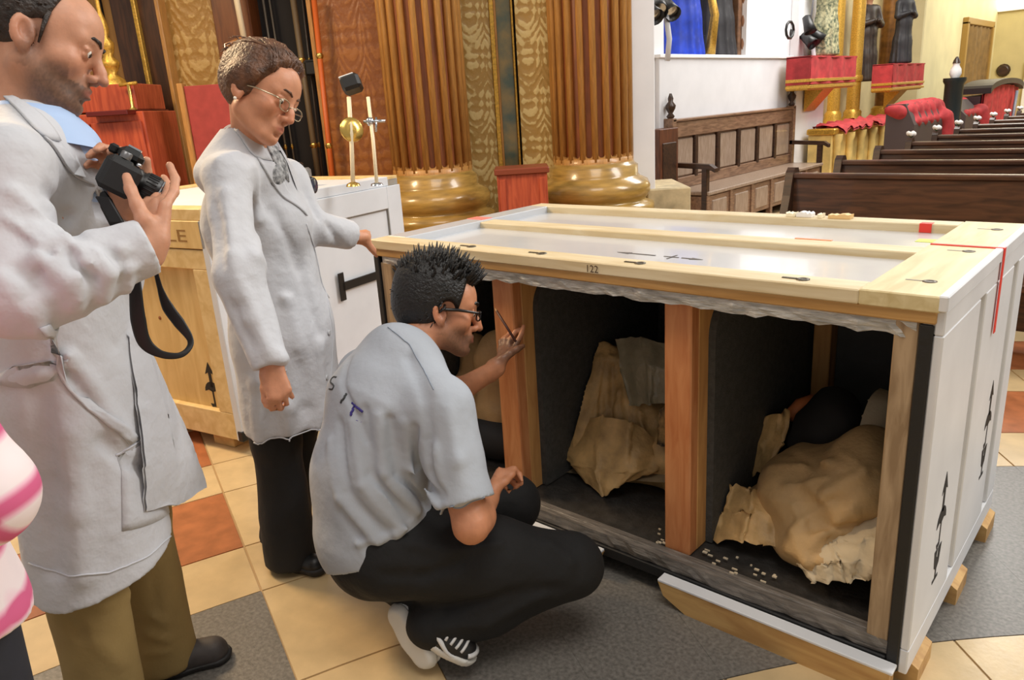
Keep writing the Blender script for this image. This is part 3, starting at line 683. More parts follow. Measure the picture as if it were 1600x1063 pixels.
# altar front with red cloth
xa = -3.42; a0 = on(1299, 235, xa); a1 = on(1418, 222, xa); zt = on(1330, 196, xa)[2]
t = thing('altar_front', (xa-.3, .5*(a0[1]+a1[1]), 0), 'yellow marble altar front with pilasters beneath a red cloth runner', 'altar')
yel = mat('yellow_marble', S(238, 208, 132), .35, noise=(5, .3), coat=.2)
MB().box((xa-.33, a0[1], 0), (xa, a1[1], zt-.08), bev=.01).build('body', yel, t); MB().box((xa-.34, a0[1]-.05, zt-.08), (xa+.05, a1[1]+.05, zt), bev=.015).build('slab', goldl, t)
for k in range(8): y = a0[1]+.1+(a1[1]-a0[1]-.2)*k/7; MB().lathe([(.07, .02), (.07, .1), (.05, .14), (.05, zt-.2), (.07, zt-.14), (.07, zt-.08)], (xa+.04, y, 0), 12).build('pilaster', yel, t)
def runner(name, y0, y1, label, z, seed):
    rr = np.random.default_rng(seed); n, m_ = 24, 6; V = []
    for i in range(n+1):
        for j in range(m_+1):
            x = xa-.32+.42*j/m_; zz = z+.03+.035*math.sin(i*1.1+seed)*math.cos(j*.9)+rr.uniform(-.01, .02)
            if j == m_: x = xa+.11; zz -= .05+.015*math.sin(i*.8)
            V.append((x, y0+(y1-y0)*i/n, zz))
    F = [(i*(m_+1)+j, i*(m_+1)+j+1, (i+1)*(m_+1)+j+1, (i+1)*(m_+1)+j) for i in range(n) for j in range(m_)]
    V2 = [(x, y, q-.03) for x, y, q in V]; k = len(V)
    return top(name, MB().add(V+V2, F+[tuple(i+k for i in reversed(f)) for f in F], 0, True), redcl, (xa-.2, .5*(y0+y1), z), label, 'cloth')
ym = a0[1]+(a1[1]-a0[1])*.42
runner('cloth_runner', a0[1]+.1, ym, 'crumpled bright red cloth on the nearer half of the altar front', zt, 3)
runner('cloth_runner', ym+.04, a1[1]-.1, 'smoother pinkish red cloth on the farther half of the altar front', zt, 8)

# ---- far aisle walls
g = MB(); g.box((-4.6, 15.2, 0), (-3.95, 22.0, 5.6)); wf_ = struct('wall_aisle', g, creamw)
yp = on(1447, 60, -3.9)[1]; g = MB().box((-4.6, yp-.6, 0), (-3.80, yp+.5, 5.6), bev=.02).build('pilaster', creamw, wf_)
g = MB(); g.box((-4.6, 22.0, 0), (9, 22.4, 6.4)); wfar = struct('wall_far', g, mat('far_cream', S(204, 188, 134), .7, noise=(2, .1)))
c0 = on_y(1568, 110, 21.98); MB().lathe([(.12, 0), (.16, .02), (.1, .05)], c0, 12, axis=(0, -1, 0)).build('wall_roundel', dkw, wfar)
d0 = on_y(1592, 180, 21.9); tag(MB().box((d0[0], 21.9, 0), (d0[0]+1.6, 22.0, on_y(1592, 95, 21.9)[2]), bev=.01).build('door_1', mat('white_door', S(250, 246, 232), .5), None), kind='structure')  # door in its own plain white
w0 = on_y(1550, 20, 21.9); w1 = on_y(1640, 20, 21.9); zz = w0[2]
wn = tag(MB().box((w0[0], 21.9, zz), (w1[0]+.8, 22.05, zz+1.8), bev=.01).build('window_1', white, None), kind='structure')
MB().box((w0[0]+.06, 21.86, zz+.06), (w1[0]+.74, 21.9, zz+1.74)).build('pane', mat('daylight_pane', (1, 1, 1), .5, emit=((1, .93, .7), 5.0)), wn)
# curtained doorway on the aisle wall
x = -3.93; y0 = on(1502, 90, x)[1]; y1 = on(1540, 90, x)[1]; zt_ = on(1520, 40, x)[2]
t = thing('curtained_doorway', (x, .5*(y0+y1), 0), 'tall brown curtained doorway at the far end of the aisle wall', 'curtain')
P = [(x+.05+.035*math.sin(k*1.9), y0+(y1-y0)*k/20) for k in range(21)]
MB().add([(p, q, .02) for p, q in P]+[(p, q, zt_) for p, q in P]+[(p-.03, q, .02) for p, q in P]+[(p-.03, q, zt_) for p, q in P], [(k, k+1, 22+k, 21+k) for k in range(20)]+[(43+k, 42+k, 63+k, 64+k) for k in range(20)], 0, True).build('curtain', mat('brown_curtain', S(128, 98, 52), .7, noise=(6, .3)), t)
for yy in (y0-.12, y1): MB().box((x-.02, yy, 0), (x+.1, yy+.12, zt_+.05), bev=.01).build('jamb', mat('door_jamb', S(160, 124, 56), .5), t)
MB().box((x-.02, y0-.12, zt_), (x+.1, y1+.12, zt_+.14), bev=.01).build('lintel', MATS['door_jamb'], t)

# ---- draped furniture along the aisle
def draped(pxa, pxb, ptop, x, label, name, cat, drape=.5, body=None, d=.7):
    a = on(pxa, 200, x); b = on(pxb, 200, x); y0, y1 = a[1], b[1]; z = on(.5*(pxa+pxb), ptop, x)[2]
    t = thing(name, (x, .5*(y0+y1), 0), label, cat, 'draped aisle furniture')
    MB().prism([(x, y0, 0), (x, y0, z*.72), (x-d*.35, y0, z*.94), (x-d, y0, z*.94), (x-d, y0, 0)], (0, y1-y0, 0)).build('body', body or mat('grey_brown_body', S(76, 64, 64), .6), t)
    s = SDF((x-d-.3, y0-.4, z*.3), (x+.35, y1+.4, z+.25), .025); ym_ = .5*(y0+y1)
    s.chain([(x-d*.9, y0+.05, z*.88), (x-d*.9, y1, z*.88), (x-.05, y1, z*.74), (x-.05, y0+.15, z*.74)], [.06]*4, .08); s.cap((x-d*.5, y0+.1, z*.86), (x-d*.5, y1, z*.86), .12, None, .1); s.cap((x+.0, y1-.1, z*.74), (x+.06, y1, z*.3), .12, .14, .1)
    s.field(lambda X, Y, Z: .016*np.sin(20*Y+6*X+3*Z)); s.build('cloth', redcl, t)
    return t
draped(1428, 1478, 150, -2.5, 'red cloth over a dark prayer desk at the end of the altar front', 'draped_prayer_desk', 'kneeler', .30, None, .36)
draped(1507, 1530, 150, -2.75, 'small red draped desk left of the red confessional', 'draped_prayer_desk', 'kneeler', .35)
# black stand with white jug
x = -2.75; P = on(1485, 190, x); P[2] = 0; zt2 = on(1485, 122, x)[2]
t = thing('holy_water_stand', P, 'tall black pedestal stand in the aisle topped by a white jug', 'stand')
MB().lathe([(.18, 0), (.18, .08), (.13, .12), (.14, zt2-.1), (.17, zt2-.05), (.17, zt2)], P, 16).build('pedestal', mat('black_green_stone', S(36, 44, 46), .3), t)
t2 = thing('white_jug', P+(0, 0, zt2), 'small white jug with dark lid standing on the black pedestal', 'jug')
MB().lathe([(.06, 0), (.09, .06), (.08, .13), (.045, .19), (.055, .22)], P+(0, 0, zt2), 14).build('body', white, t2); MB().lathe([(.06, .22), (.045, .27), (.015, .32)], P+(0, 0, zt2), 12).build('lid', dkw, t2)
MB().tube([P+(0, .05, zt2+.19), P+(0, .13, zt2+.15), P+(0, .08, zt2+.05)], .015, 6).build('handle', white, t2)
# red confessional with dark arched roof
x = -2.75; y0 = on(1537, 160, x)[1]; y1 = on(1588, 160, x)[1]; zt3 = on(1560, 133, x)[2]; ze = on(1540, 148, x)[2]
t = thing('confessional', (x, .5*(y0+y1), 0), 'red curtained confessional with a dark arched roof at the aisle end', 'confessional')
P = [(x+.03*math.sin(k*1.7), y0+(y1-y0)*k/24) for k in range(25)]; n = 25
arch = lambda y: ze+(zt3-ze)*math.sqrt(max(0, 1-((2*(y-y0)/(y1-y0)-1)**2)))
MB().add([(p, q, 0) for p, q in P]+[(p, q, arch(q)) for p, q in P]+[(p-.04, q, 0) for p, q in P]+[(p-.04, q, arch(q)) for p, q in P], [(k, k+1, n+k+1, n+k) for k in range(n-1)]+[(2*n+k+1, 2*n+k, 3*n+k, 3*n+k+1) for k in range(n-1)], 0, True).build('curtain', redcl, t)
MB().box((x-.4, y0, 0), (x-.06, y1, ze-.02)).build('cabin', mat('dark_cabin', S(60, 40, 44), .5), t)
MB().prism([(x+.1, y, arch(y)+.02) for y in np.linspace(y0, y1, 17)]+[(x+.1, y, arch(y)+.12) for y in np.linspace(y1+.15, y0-.15, 17).clip(y0, y1)], (-.5, 0, 0)).build('roof', mat('dark_roof', S(44, 34, 36), .5), t)
MB().tube([(x+.1, y0+.7*(y1-y0), 0), (x+.1, y0+.78*(y1-y0), ze)], .03, 6).build('pole', mat('grey_blue', S(120, 126, 140), .4), t)
# ================================================================== the open transport crate
ply = mat('pine_plywood', S(206, 166, 106), .55, grain=(5, S(176, 132, 78)), stretch=(1, 5, 5))
pine = mat('glare_pale_pine', S(218, 206, 176), .5, grain=(5, S(202, 184, 146)), stretch=(.8, 6, 6))  # pale pine, with whitish glare of the top faces put into its colour
pinev = mat('pine_upright', S(204, 140, 92), .5, grain=(7, S(184, 114, 68)), stretch=(6, 6, .8))
plyv = mat('plywood_upright', S(208, 158, 98), .55, grain=(6, S(184, 132, 78)), stretch=(5, 5, .7))
lidw = mat('lid_grey_white', S(200, 203, 208), .24, noise=(2.2, .10), coat=.25)
sidew = mat('crate_white_paint', S(222, 224, 228), .45, noise=(5, .07))
gask = mat('black_gasket', S(20, 20, 22), .55, bump=(60, .2))
foam = mat('dark_foam', S(72, 72, 70), .85, noise=(60, .25), bump=(180, .4))
sealm = mat('ragged_grey_seal', S(192, 192, 190), .5, noise=(30, .4), bump=(40, 1.0), stretch=(.6, 3, 3))
silm = mat('worn_grey_sill', S(118, 112, 106), .3, noise=(26, .5), stretch=(.5, 4, 4), bump=(60, .4))
frw = mat('worn_frame_wood', S(176, 152, 122), .5, grain=(8, S(140, 116, 88)), stretch=(6, 6, .8))
cfl = mat('crate_floor_dark', S(56, 54, 52), .4, noise=(24, .4), bump=(70, .3))
ink = mat('black_stencil_ink', S(20, 18, 20), .6)
redtape = mat('red_tape', S(226, 60, 48), .5)
X0, X1, Y0, Y1, ZT = -1.885, 0., 0., .9935, 1.016
cr = thing('transport_crate', (-.94, .5, 0), 'large open white plywood transport crate with two compartment dividers and a framed lid', 'crate')
def cb(name, a, b, m, parent=cr, bev=.003): return MB().box(a, b, 0, None, bev).build(name, m, parent)
# lid
cb('lid_panel', (X0+.05, Y0+.04, .955), (X1-.05, Y1-.04, .988), lidw)
cb('lid_batten', (X0, Y0-.012, .982), (X1-.16, Y0+.075, ZT), pine); cb('lid_batten', (X0, Y1-.08, .982), (X1-.16, Y1, ZT), pine)
cb('lid_batten', (X0+.02, .475, .984), (X1-.155, .565, ZT-.006), pine)
cb('lid_batten', (X0, Y0+.075, .982), (X0+.1, Y1-.08, ZT), lidw); cb('lid_batten', (X1-.16, Y0-.012, .982), (X1+.004, Y1, ZT+.002), mat('end_batten', S(216, 202, 160), .45, grain=(5, S(194, 176, 128)), stretch=(6, .8, 6)))
cb('lid_edge', (X0, Y0-.006, .955), (X1-.002, Y0+.02, .984), mat('lid_edge_ply', S(196, 156, 98), .5, grain=(6, S(168, 126, 70)), stretch=(.6, 8, 8)))
cb('lid_lip', (X1-.002, Y0-.012, .985), (X1+.018, Y1, ZT+.004), sidew)
for x, y in ((-.05, .12), (-.05, .5), (-.05, .86), (-1.4, .03), (-1.1, .03), (-.75, .03), (-.3, .03)):
    k = MB(); k.lathe([(.016, 0), (.016, .002), (.009, .003), (.007, .0015)], (x, y, ZT+.001 if x > -.1 else ZT), 10); k.box((x-.05, y-.004, ZT), (x-.016, y+.004, ZT+.0025)); k.build('bolt_head', mat('bolt_grey', S(96, 90, 80), .4, metal=.6), cr)
# red paint and tape marks
cb('red_mark', (-.27, Y1-.083, .989), (-.235, Y1-.078, ZT+.001), redtape, bev=0); cb('red_mark', (-.27, Y1-.08, ZT), (-.235, Y1-.05, ZT+.001), redtape, bev=0)
cb('red_mark', (-.155, .56, ZT+.002), (.018, .572, ZT+.005), redtape, bev=0); cb('red_tape', (.0185, .555, .79), (.0205, .578, ZT+.005), redtape, bev=0)
cb('red_mark', (-.53, .56, ZT-.006), (-.42, .572, ZT-.004), mat('faded_orange', S(232, 150, 110), .5), bev=0); cb('red_mark', (X0+.002, .5, ZT), (X0+.09, .56, ZT+.0015), mat('pink_mark', S(236, 130, 120), .5), bev=0)
cb('green_mark', (-.24, .75, .988), (-.17, .80, .9895), mat('yellow_green_chalk', S(212, 224, 110), .6), bev=0)
# ragged seal strip under the lid, frame and gasket
def ragged(name, x0, x1, y0, z0, z1, m, seed, n=60, amp=.008):
    rr = np.random.default_rng(seed); V = []
    for i in range(n+1):
        x = x0+(x1-x0)*i/n
        for z, y in ((z1, y0+.03), (z1, y0+rr.uniform(-.004, .002)), (.5*(z0+z1)+rr.uniform(-.004, .004), y0+rr.uniform(-.008, .002)), (z0+rr.uniform(-amp, amp*.3), y0+rr.uniform(-.003, .005)), (z0, y0+.03)): V.append((x, y, z))
    F = [(i*5+j, i*5+j+1, (i+1)*5+j+1, (i+1)*5+j) for i in range(n) for j in range(4)]+[((i+1)*5, i*5, i*5+4, (i+1)*5+4)[::-1] for i in range(n)]
    return MB().add(V, F, 0, False).build(name, m, cr)
ragged('seal_strip', X0+.04, X1-.04, Y0+.004, .922, .957, sealm, 4)
cb('frame_post', (X0+.028, Y0+.004, .12), (X0+.09, Y0+.075, .93), frw); cb('frame_post', (-.085, Y0+.004, .11), (-.034, Y0+.075, .955), frw)
cb('top_rail', (X0+.09, Y0+.03, .915), (-.085, Y0+.08, .95), frw)
ragged('sill', X0+.03, -.034, Y0+.003, .095, .135, silm, 9, 70, .003); cb('sill_plank', (X0+.03, Y0+.02, .10), (-.034, Y0+.05, .137), silm)
cb('gasket', (X0, Y0-.004, .06), (X0+.028, Y0+.03, .955), gask); cb('gasket', (-.034, Y0-.004, .06), (-.006, Y0+.03, .953), gask); cb('gasket', (X0+.02, Y0-.004, .058), (-.034, Y0+.03, .093), gask)
# carcass
cb('floor_board', (X0+.02, Y0+.02, .06), (X1-.02, Y1-.02, .125), cfl)
cb('back_wall', (X0+.02, Y1-.03, .06), (X1-.02, Y1, .96), ply); cb('left_wall', (X0, Y0+.03, .06), (X0+.02, Y1, .96), sidew)
cb('back_foam', (X0+.03, Y1-.06, .13), (-.60, Y1-.03, .95), foam); cb('back_foam', (-.55, Y1-.05, .13), (-.03, Y1-.03, .95), mat('grey_foam', S(84, 86, 86), .8, noise=(4, .4)))
bx = on_y(1287, 560, Y1-.09)[0]; cb('back_stud', (bx-.03, Y1-.12, .13), (bx+.03, Y1-.05, .95), plyv)
cb('side_foam', (-.045, Y0+.09, .13), (-.03, Y1-.05, .95), mat('grey_foam', (0, 0, 0)))
cb('side_foam', (X0+.02, Y0+.09, .13), (X0+.035, Y1-.05, .95), foam)
# right side: ply panel with raised boards leaving two recessed strips
cb('right_wall', (X1-.03, Y0, .06), (X1-.006, Y1, .985), mat('ply_grey_recess', S(176, 168, 150), .5))
yr = [(0., .365), (.43, .80), (.875, Y1)]
for a, b in yr: cb('side_board', (X1-.006, a, .13), (X1+.014, b, .93), sidew)
cb('side_rail', (X1-.006, 0, .06), (X1+.014, Y1, .13), sidew); cb('side_rail', (X1-.006, 0, .93), (X1+.014, Y1, .984), sidew)
for y in (.05, .45, .85): MB().prism([(X1+.0, y, .0), (X1+.03, y, .0), (X1+.03, y, .05), (X1+.012, y, .062), (X1-.09, y, .062), (X1-.09, y, 0)], (0, .13, 0)).build('skid_block', ply, cr)
# dividers: plywood sheet, pine front edge, foam with a round corner
for xa, xb in ((-1.345, -1.255), (-.69, -.605)):
    cb('divider_front', (xa, .055, .127), (xb, .10, .925), pinev, bev=.004)
    cb('divider_panel', (xa+.01, .10, .127), (xb, Y1-.06, .95), plyv)
    P = [(xb, .155+.10, .93)]; y_ = .155
    P = [(xb, Y1-.061, .13), (xb, Y1-.061, .90)]+[(xb, y_+.11-.11*math.sin(a), .79+.11*math.cos(a)) for a in np.linspace(0, PI/2, 8)]+[(xb, y_, .13)]
    MB().prism(P, (.022, 0, 0)).build('foam_sheet', foam, cr)
    P2 = [(xa+.009, p[1], p[2]) for p in P]; MB().prism(P2, (-.02, 0, 0)).build('foam_sheet', foam, cr)
# base runners with bevelled ends and white top edges
for xl, xr in ((-.655, -.012), (-1.86, -.872)):
    lb = xl > -1
    P = [(xl, -.045, .078), (xr, -.045, .078), (xr, -.045, 0.0), (xl+.09, -.045, 0.0), (xl+.018, -.045, .035)] if lb else [(xl, -.045, .078), (xr, -.045, .078), (xr-.02, -.045, .035), (xr-.09, -.045, 0), (xl, -.045, 0)]
    MB().prism(P, (0, .04, 0)).build('base_runner', ply, cr); MB().box((xl, -.047, .078), (xr+(.006 if lb else 0), -.006, .087), bev=.002).build('runner_top', sidew, cr)
# speck of dust on the floor: splinters
sp = MB(); rr = np.random.default_rng(3)
for k in range(26): x, y = rr.uniform(-.75, -.35), rr.uniform(.03, .12); sp.box((x, y, .137), (x+rr.uniform(.004, .018), y+rr.uniform(.003, .008), .141))
tag(sp.build('splinters', mat('pale_splinter', S(210, 196, 170), .6), cr), kind='stuff')

# stencilled marks (flat print): glass, umbrella, arrow; mapped on a plane by origin o, right r, up u
def poly_marks(name, polys, o, r, u, n, m, parent, th=.0008):
    b = MB(); o, r, u, n = [np.asarray(q, float) for q in (o, r, u, n)]
    for P in polys: b.prism([o+r*x+u*y for x, y in P], n*th)
    return b.build(name, m, parent)
def arrow(cx, y0, s=1): return [[(cx-.05*s, y0+.10*s), (cx, y0+.20*s), (cx+.05*s, y0+.10*s), (cx+.016*s, y0+.115*s), (cx+.016*s, y0), (cx-.016*s, y0), (cx-.016*s, y0+.115*s)]]
def umbrella(cx, y0, s=1):
    a = [(cx+.06*s*math.cos(t_), y0+.09*s+.06*s*math.sin(t_)) for t_ in np.linspace(0, PI, 10)]
    return [a+[(cx-.03*s, y0+.1*s), (cx, y0+.09*s), (cx+.03*s, y0+.1*s)], [(cx-.006*s, y0+.02*s), (cx+.006*s, y0+.02*s), (cx+.006*s, y0+.1*s), (cx-.006*s, y0+.1*s)], [(cx-.035*s, y0+.02*s), (cx-.025*s, y0), (cx+.006*s, y0+.005*s), (cx+.006*s, y0+.03*s), (cx-.01*s, y0+.02*s)]]
def glass(cx, y0, s=1): return [[(cx-.045*s, y0+.13*s), (cx-.005*s, y0+.13*s), (cx-.012*s, y0+.1*s), (cx+.006*s, y0+.085*s), (cx+.006*s, y0+.13*s), (cx+.045*s, y0+.13*s), (cx+.03*s, y0+.06*s), (cx+.008*s, y0+.045*s), (cx-.008*s, y0+.045*s), (cx-.03*s, y0+.06*s)], [(cx-.007*s, y0+.01*s), (cx+.007*s, y0+.01*s), (cx+.007*s, y0+.05*s), (cx-.007*s, y0+.05*s)], [(cx-.035*s, y0), (cx+.035*s, y0), (cx+.035*s, y0+.012*s), (cx-.035*s, y0+.012*s)]]
for (yy, zc) in ((.70, .30), (.20, .22)):
    for dz, fn, s_ in ((.20, arrow, .55), (.10, umbrella, .75), (0, glass, .75)):
        poly_marks('stencil_mark', fn(0, 0, s_), (X1+.0142, yy, zc+dz), (0, 1, 0), (0, 0, 1), (1, 0, 0), ink, cr)
def text_mesh(txt, size, o, r, u, n, m, parent, name='lettering', th=.0006, sx=1.):
    cu = bpy.data.curves.new('t', 'FONT'); cu.body = txt; cu.size = size; cu.resolution_u = 2; ob = bpy.data.objects.new('t', cu); C.objects.link(ob)
    dg = bpy.context.evaluated_depsgraph_get(); me0 = bpy.data.meshes.new_from_object(ob.evaluated_get(dg)); bpy.data.objects.remove(ob)
    o, r, u, n = [np.asarray(q, float) for q in (o, r, u, n)]; me = me0; org = wloc(parent)
    V = np.array([v.co for v in me.vertices]); Wd = o+np.outer(V[:, 0]*sx, r)+np.outer(V[:, 1], u)+n*th
    for v, q in zip(me.vertices, Wd-org): v.co = q
    me.name = name; return link(name, me, m, parent)
text_mesh('122', .030, (-.905, Y0-.0128, .987), (1, 0, 0), (0, 0, 1), (0, -1, 0), mat('brown_ink', S(70, 48, 34), .6), cr)
ang = (.98, -.05, 0)
poly_marks('arrow_mark', [[(0, 0), (.05, .012), (.05, .004), (.14, .004), (.14, -.004), (.05, -.004), (.05, -.012)], [(.17, -.003), (.22, -.003), (.22, .003), (.17, .003)], [(.195, -.03), (.2, -.03), (.2, .03), (.195, .03)], [(.23, .004), (.26, .004), (.26, .012), (.30, 0), (.26, -.012), (.26, -.004), (.23, -.004)]], (-.98, .26, .9885), (1, .0, 0), (0, 1, 0), (0, 0, 1), mat('grey_pencil', S(96, 92, 90), .7), cr)
# scraps lying on the back batten
def scrap(name, px0, px1, h, m, label, cat):
    a = on_z(px0, 322, ZT+.005); b = on_z(px1, 322, ZT+.005); y = Y1-.045
    a = on_y(px0, 322, y); b = on_y(px1, 322, y); t = thing(name, (.5*(a[0]+b[0]), y, ZT), label, cat)
    q = MB(); n = 8; rr = np.random.default_rng(int(px0))
    P = [(a[0]+(b[0]-a[0])*i/n, y-.02, ZT+h*(.6+.4*rr.uniform())) for i in range(n+1)]
    q.prism([(a[0], y-.02, ZT+.001)]+P+[(b[0], y-.02, ZT+.001)], (0, .035, 0)); q.build('body', m, t); return t
offw = mat('paper_white', S(240, 232, 206), .7, noise=(20, .15))
scrap('paper_scrap', 1232, 1246, .016, offw, 'small torn paper scrap, leftmost on the crate\'s back edge', 'scrap')
scrap('paper_scrap', 1248, 1272, .020, mat('plain_white_scrap', S(236, 236, 236), .7), 'crumpled white paper scrap on the crate\'s back edge', 'scrap')
scrap('paper_scrap', 1281, 1288, .015, offw, 'tiny paper scrap between the white scrap and the wooden shim', 'scrap')
scrap('wooden_shim', 1298, 1333, .018, mat('shim_wood', S(226, 192, 136), .55), 'flat tan wooden shim on the crate\'s back edge', 'wood')

# ================================================================== wrapped pieces inside
def crumple(seed, amp, freqs):
    rr = np.random.default_rng(seed); W = []
    for f in freqs:
        for _ in range(5): d = rr.normal(size=3); d /= np.linalg.norm(d); W.append((d*f*rr.uniform(.7, 1.3), rr.uniform(0, 6.28), 1./f))
    tot = sum(w_[2] for w_ in W)
    def fn(X, Y, Z):
        r = 0
        for d, p, a in W: r = r+a*(1-2*np.abs(np.sin(d[0]*X+d[1]*Y+d[2]*Z+p)))
        return (amp*r/tot*3).astype(np.float32)
    return fn
tanp = mat('tan_wrapping_cloth', S(194, 160, 112), .6, noise=(9, .22), bump=(70, .25))
tanp2 = mat('tan_tissue', S(206, 168, 112), .5, noise=(14, .35), bump=(60, .35))
paleb = mat('pale_beige_cloth', S(206, 190, 160), .65, noise=(6, .14), bump=(60, .2))
plast = mat('milky_plastic', S(150, 142, 118), .25, noise=(8, .4), bump=(30, .6))
def sheet(pts, nu, nv, name, m, parent, th=.004, amp=.006, seed=0):
    """hanging flap of cloth through a grid of control points (rows of world points)"""
    G = np.array(pts, float); r_, c_ = G.shape[:2]; rr = np.random.default_rng(seed); V = []
    for j in range(nv+1):
        for i in range(nu+1):
            y = j/nv*(r_-1); x = i/nu*(c_-1); j0 = min(int(y), r_-2); i0 = min(int(x), c_-2); fy, fx = y-j0, x-i0
            fy = fy*fy*(3-2*fy); fx = fx*fx*(3-2*fx)
            V.append((G[j0, i0]*(1-fx)+G[j0, i0+1]*fx)*(1-fy)+(G[j0+1, i0]*(1-fx)+G[j0+1, i0+1]*fx)*fy+rr.normal(size=3)*amp*.4+np.array([1, -1, 0])*amp*math.sin(i*1.4+j*.35))
    V = np.array(V); F = [(j*(nu+1)+i, j*(nu+1)+i+1, (j+1)*(nu+1)+i+1, (j+1)*(nu+1)+i) for j in range(nv) for i in range(nu)]
    n = len(V); off = np.array([.3, .9, 0])*th
    return MB().add(np.vstack([V, V+off]), F+[tuple(q+n for q in reversed(f)) for f in F], 0, True).build(name, m, parent)
# 1 tan bundle in the left compartment
b1 = thing('wrapped_bundle', (-1.55, .35, .125), 'tan cloth bundle over a dark gap in the left compartment beside the kneeling man', 'bundle')
s = SDF((-1.84, .08, .12), (-1.37, .8, .82), .012)
p = lambda x, y, yy: on_y(x, y, yy)
s.ell(p(730, 640, .32), (.13, .14, .15), k=.05).ell(p(752, 600, .40), (.09, .12, .22), k=.06).cap(p(700, 690, .3), p(770, 690, .26), .06, None, .04).cap((-1.6, .35, .15), (-1.6, .35, .5), .16, .12, .05)
s.field(crumple(3, .012, (16, 34))); s.plane((0, 0, .128), (0, 0, -1)); s.build('cloth', tanp, b1)
s = SDF((-1.84, .06, .12), (-1.35, .7, .5), .014); q = p(752, 705, .27); s.ell(q, (.07, .07, .05), k=.02).ell((-1.56, .3, .2), (.17, .16, .1), k=.04); s.field(crumple(4, .008, (20,))); s.plane((0, 0, .127), (0, 0, -1)); tag(s.build('dark_gap_form', mat('dark_gap_grey', S(44, 44, 46), .7), b1), 'dark grey shape filling the gap below')  # dark form stands in for the shaded gap under the bundle
# 2 middle bundle: standing figure wrapped in tissue
b2 = thing('wrapped_statue', (-.95, .5, .125), 'tall piece wrapped in crinkled tan tissue in the middle compartment', 'bundle')
yy = .46
s = SDF((-1.22, .1, .12), (-.70, .86, .84), .009)
s.chain([p(944, 562, .50), p(925, 620, .46), p(918, 680, .42), p(930, 730, .40)], [.072, .10, .125, .10], .05)
s.chain([p(985, 570, .54), p(995, 650, .5), p(1000, 720, .46), (-.9, .46, .2)], [.07, .10, .12, .13], .05); s.chain([p(1015, 565, .58), p(1025, 650, .56), (-.84, .56, .2)], [.06, .09, .12], .05)
rr = np.random.default_rng(17)
for k in range(15):
    x0 = 922+4.2*k; x1 = 872+10.5*k; y0_ = 538+rr.uniform(-6, 8); y1_ = 690+rr.uniform(-15, 25); xm = .5*(x0+x1)+rr.uniform(-6, 6)
    s.crease([s.hit(x0, y0_), s.hit(xm, .5*(y0_+y1_)), s.hit(x1, y1_)], .0085, (.015 if k % 2 else -.012)*rr.uniform(.6, 1.2))
s.field(crumple(7, .007, (22, 45))); s.plane((0, 0, .128), (0, 0, -1)); s.build('tissue', tanp2, b2)
sheet([[p(892, 660, .37), p(940, 650, .34), p(985, 660, .35), p(1030, 690, .40)], [p(868, 702, .30), p(930, 700, .275), p(985, 705, .29), p(1035, 715, .36)], [p(890, 725, .26), p(930, 735, .23), p(985, 738, .25), p(1030, 735, .34)], [p(915, 752, .24), p(942, 776, .20), p(965, 762, .21), p(1005, 742, .31)]], 22, 18, 'hanging_flap', tanp2, b2, amp=.005, seed=2)
sheet([[p(962, 530, .46), p(1000, 526, .46), p(1045, 540, .48)], [p(968, 575, .42), p(1010, 570, .40), p(1047, 580, .42)], [p(985, 635, .40), p(1015, 632, .38), p(1048, 630, .40)]], 14, 12, 'plastic_cover', plast, b2, amp=.005, seed=5)
sheet([[p(1030, 640, .36), p(1049, 630, .36)], [p(1026, 695, .34), p(1050, 700, .34)]], 8, 8, 'spotted_scrap', mat('spotted_paper', S(206, 166, 106), .6, noise=(24, 1), col2=S(18, 14, 12)), b2, amp=.003, seed=6)
sheet([[p(855, 712, .40), p(900, 720, .36), p(1045, 738, .36)], [p(848, 728, .30), p(915, 745, .26), p(1050, 755, .30)]], 16, 5, 'base_sheet', mat('grey_tan_paper', S(150, 132, 104), .6, noise=(10, .3)), b2, amp=.003, seed=7)
# 3 right compartment: big mound under beige cloth, tan paper, dark round piece, pale pillow
b3 = thing('cloth_bundle', (-.33, .45, .125), 'large beige cloth covered mound filling the right compartment', 'bundle')
s = SDF((-.60, .03, .12), (-.045, .93, .56), .009)
s.ell(p(1290, 770, .40), (.20, .22, .15), k=.06).ell(p(1350, 750, .38), (.13, .2, .15), k=.06).ell(p(1190, 800, .36), (.10, .12, .08), k=.05).ell(p(1300, 850, .22), (.14, .12, .07), k=.05).ell((-.3, .5, .18), (.24, .36, .09), k=.06)
s.field(lambda X, Y, Z: 0.08*np.clip(np.maximum(X+.06, -.575-X)*12, 0, 1))
for (P_, w_, a_) in (([(1205, 730), (1290, 720), (1380, 760)], .014, .012), ([(1240, 830), (1290, 770), (1350, 740)], .014, .014), ([(1270, 850), (1330, 800), (1395, 790)], .014, .016), ([(1240, 830), (1260, 880), (1275, 905)], .014, .02), ([(1285, 880), (1340, 862), (1385, 850)], .016, .02), ([(1190, 770), (1240, 790), (1260, 840)], .012, .012), ([(1260, 790), (1330, 780)], .012, -.012), ([(1300, 830), (1370, 815)], .013, -.014), ([(1270, 870), (1330, 845)], .012, -.012), ([(1330, 790), (1350, 850)], .012, .013), ([(1180, 800), (1230, 760), (1290, 745)], .009, .010), ([(1215, 700), (1300, 740), (1390, 735)], .009, -.009), ([(1260, 760), (1300, 790), (1310, 830)], .009, .012), ([(1310, 700), (1350, 730), (1395, 740)], .009, .008), ([(1230, 860), (1280, 835), (1340, 830)], .009, .012)):
    s.crease([s.hit(*q) for q in P_], w_, a_)
s.field(crumple(12, .007, (13, 30))); s.plane((0, 0, .128), (0, 0, -1)); s.build('cloth', tanp, b3)
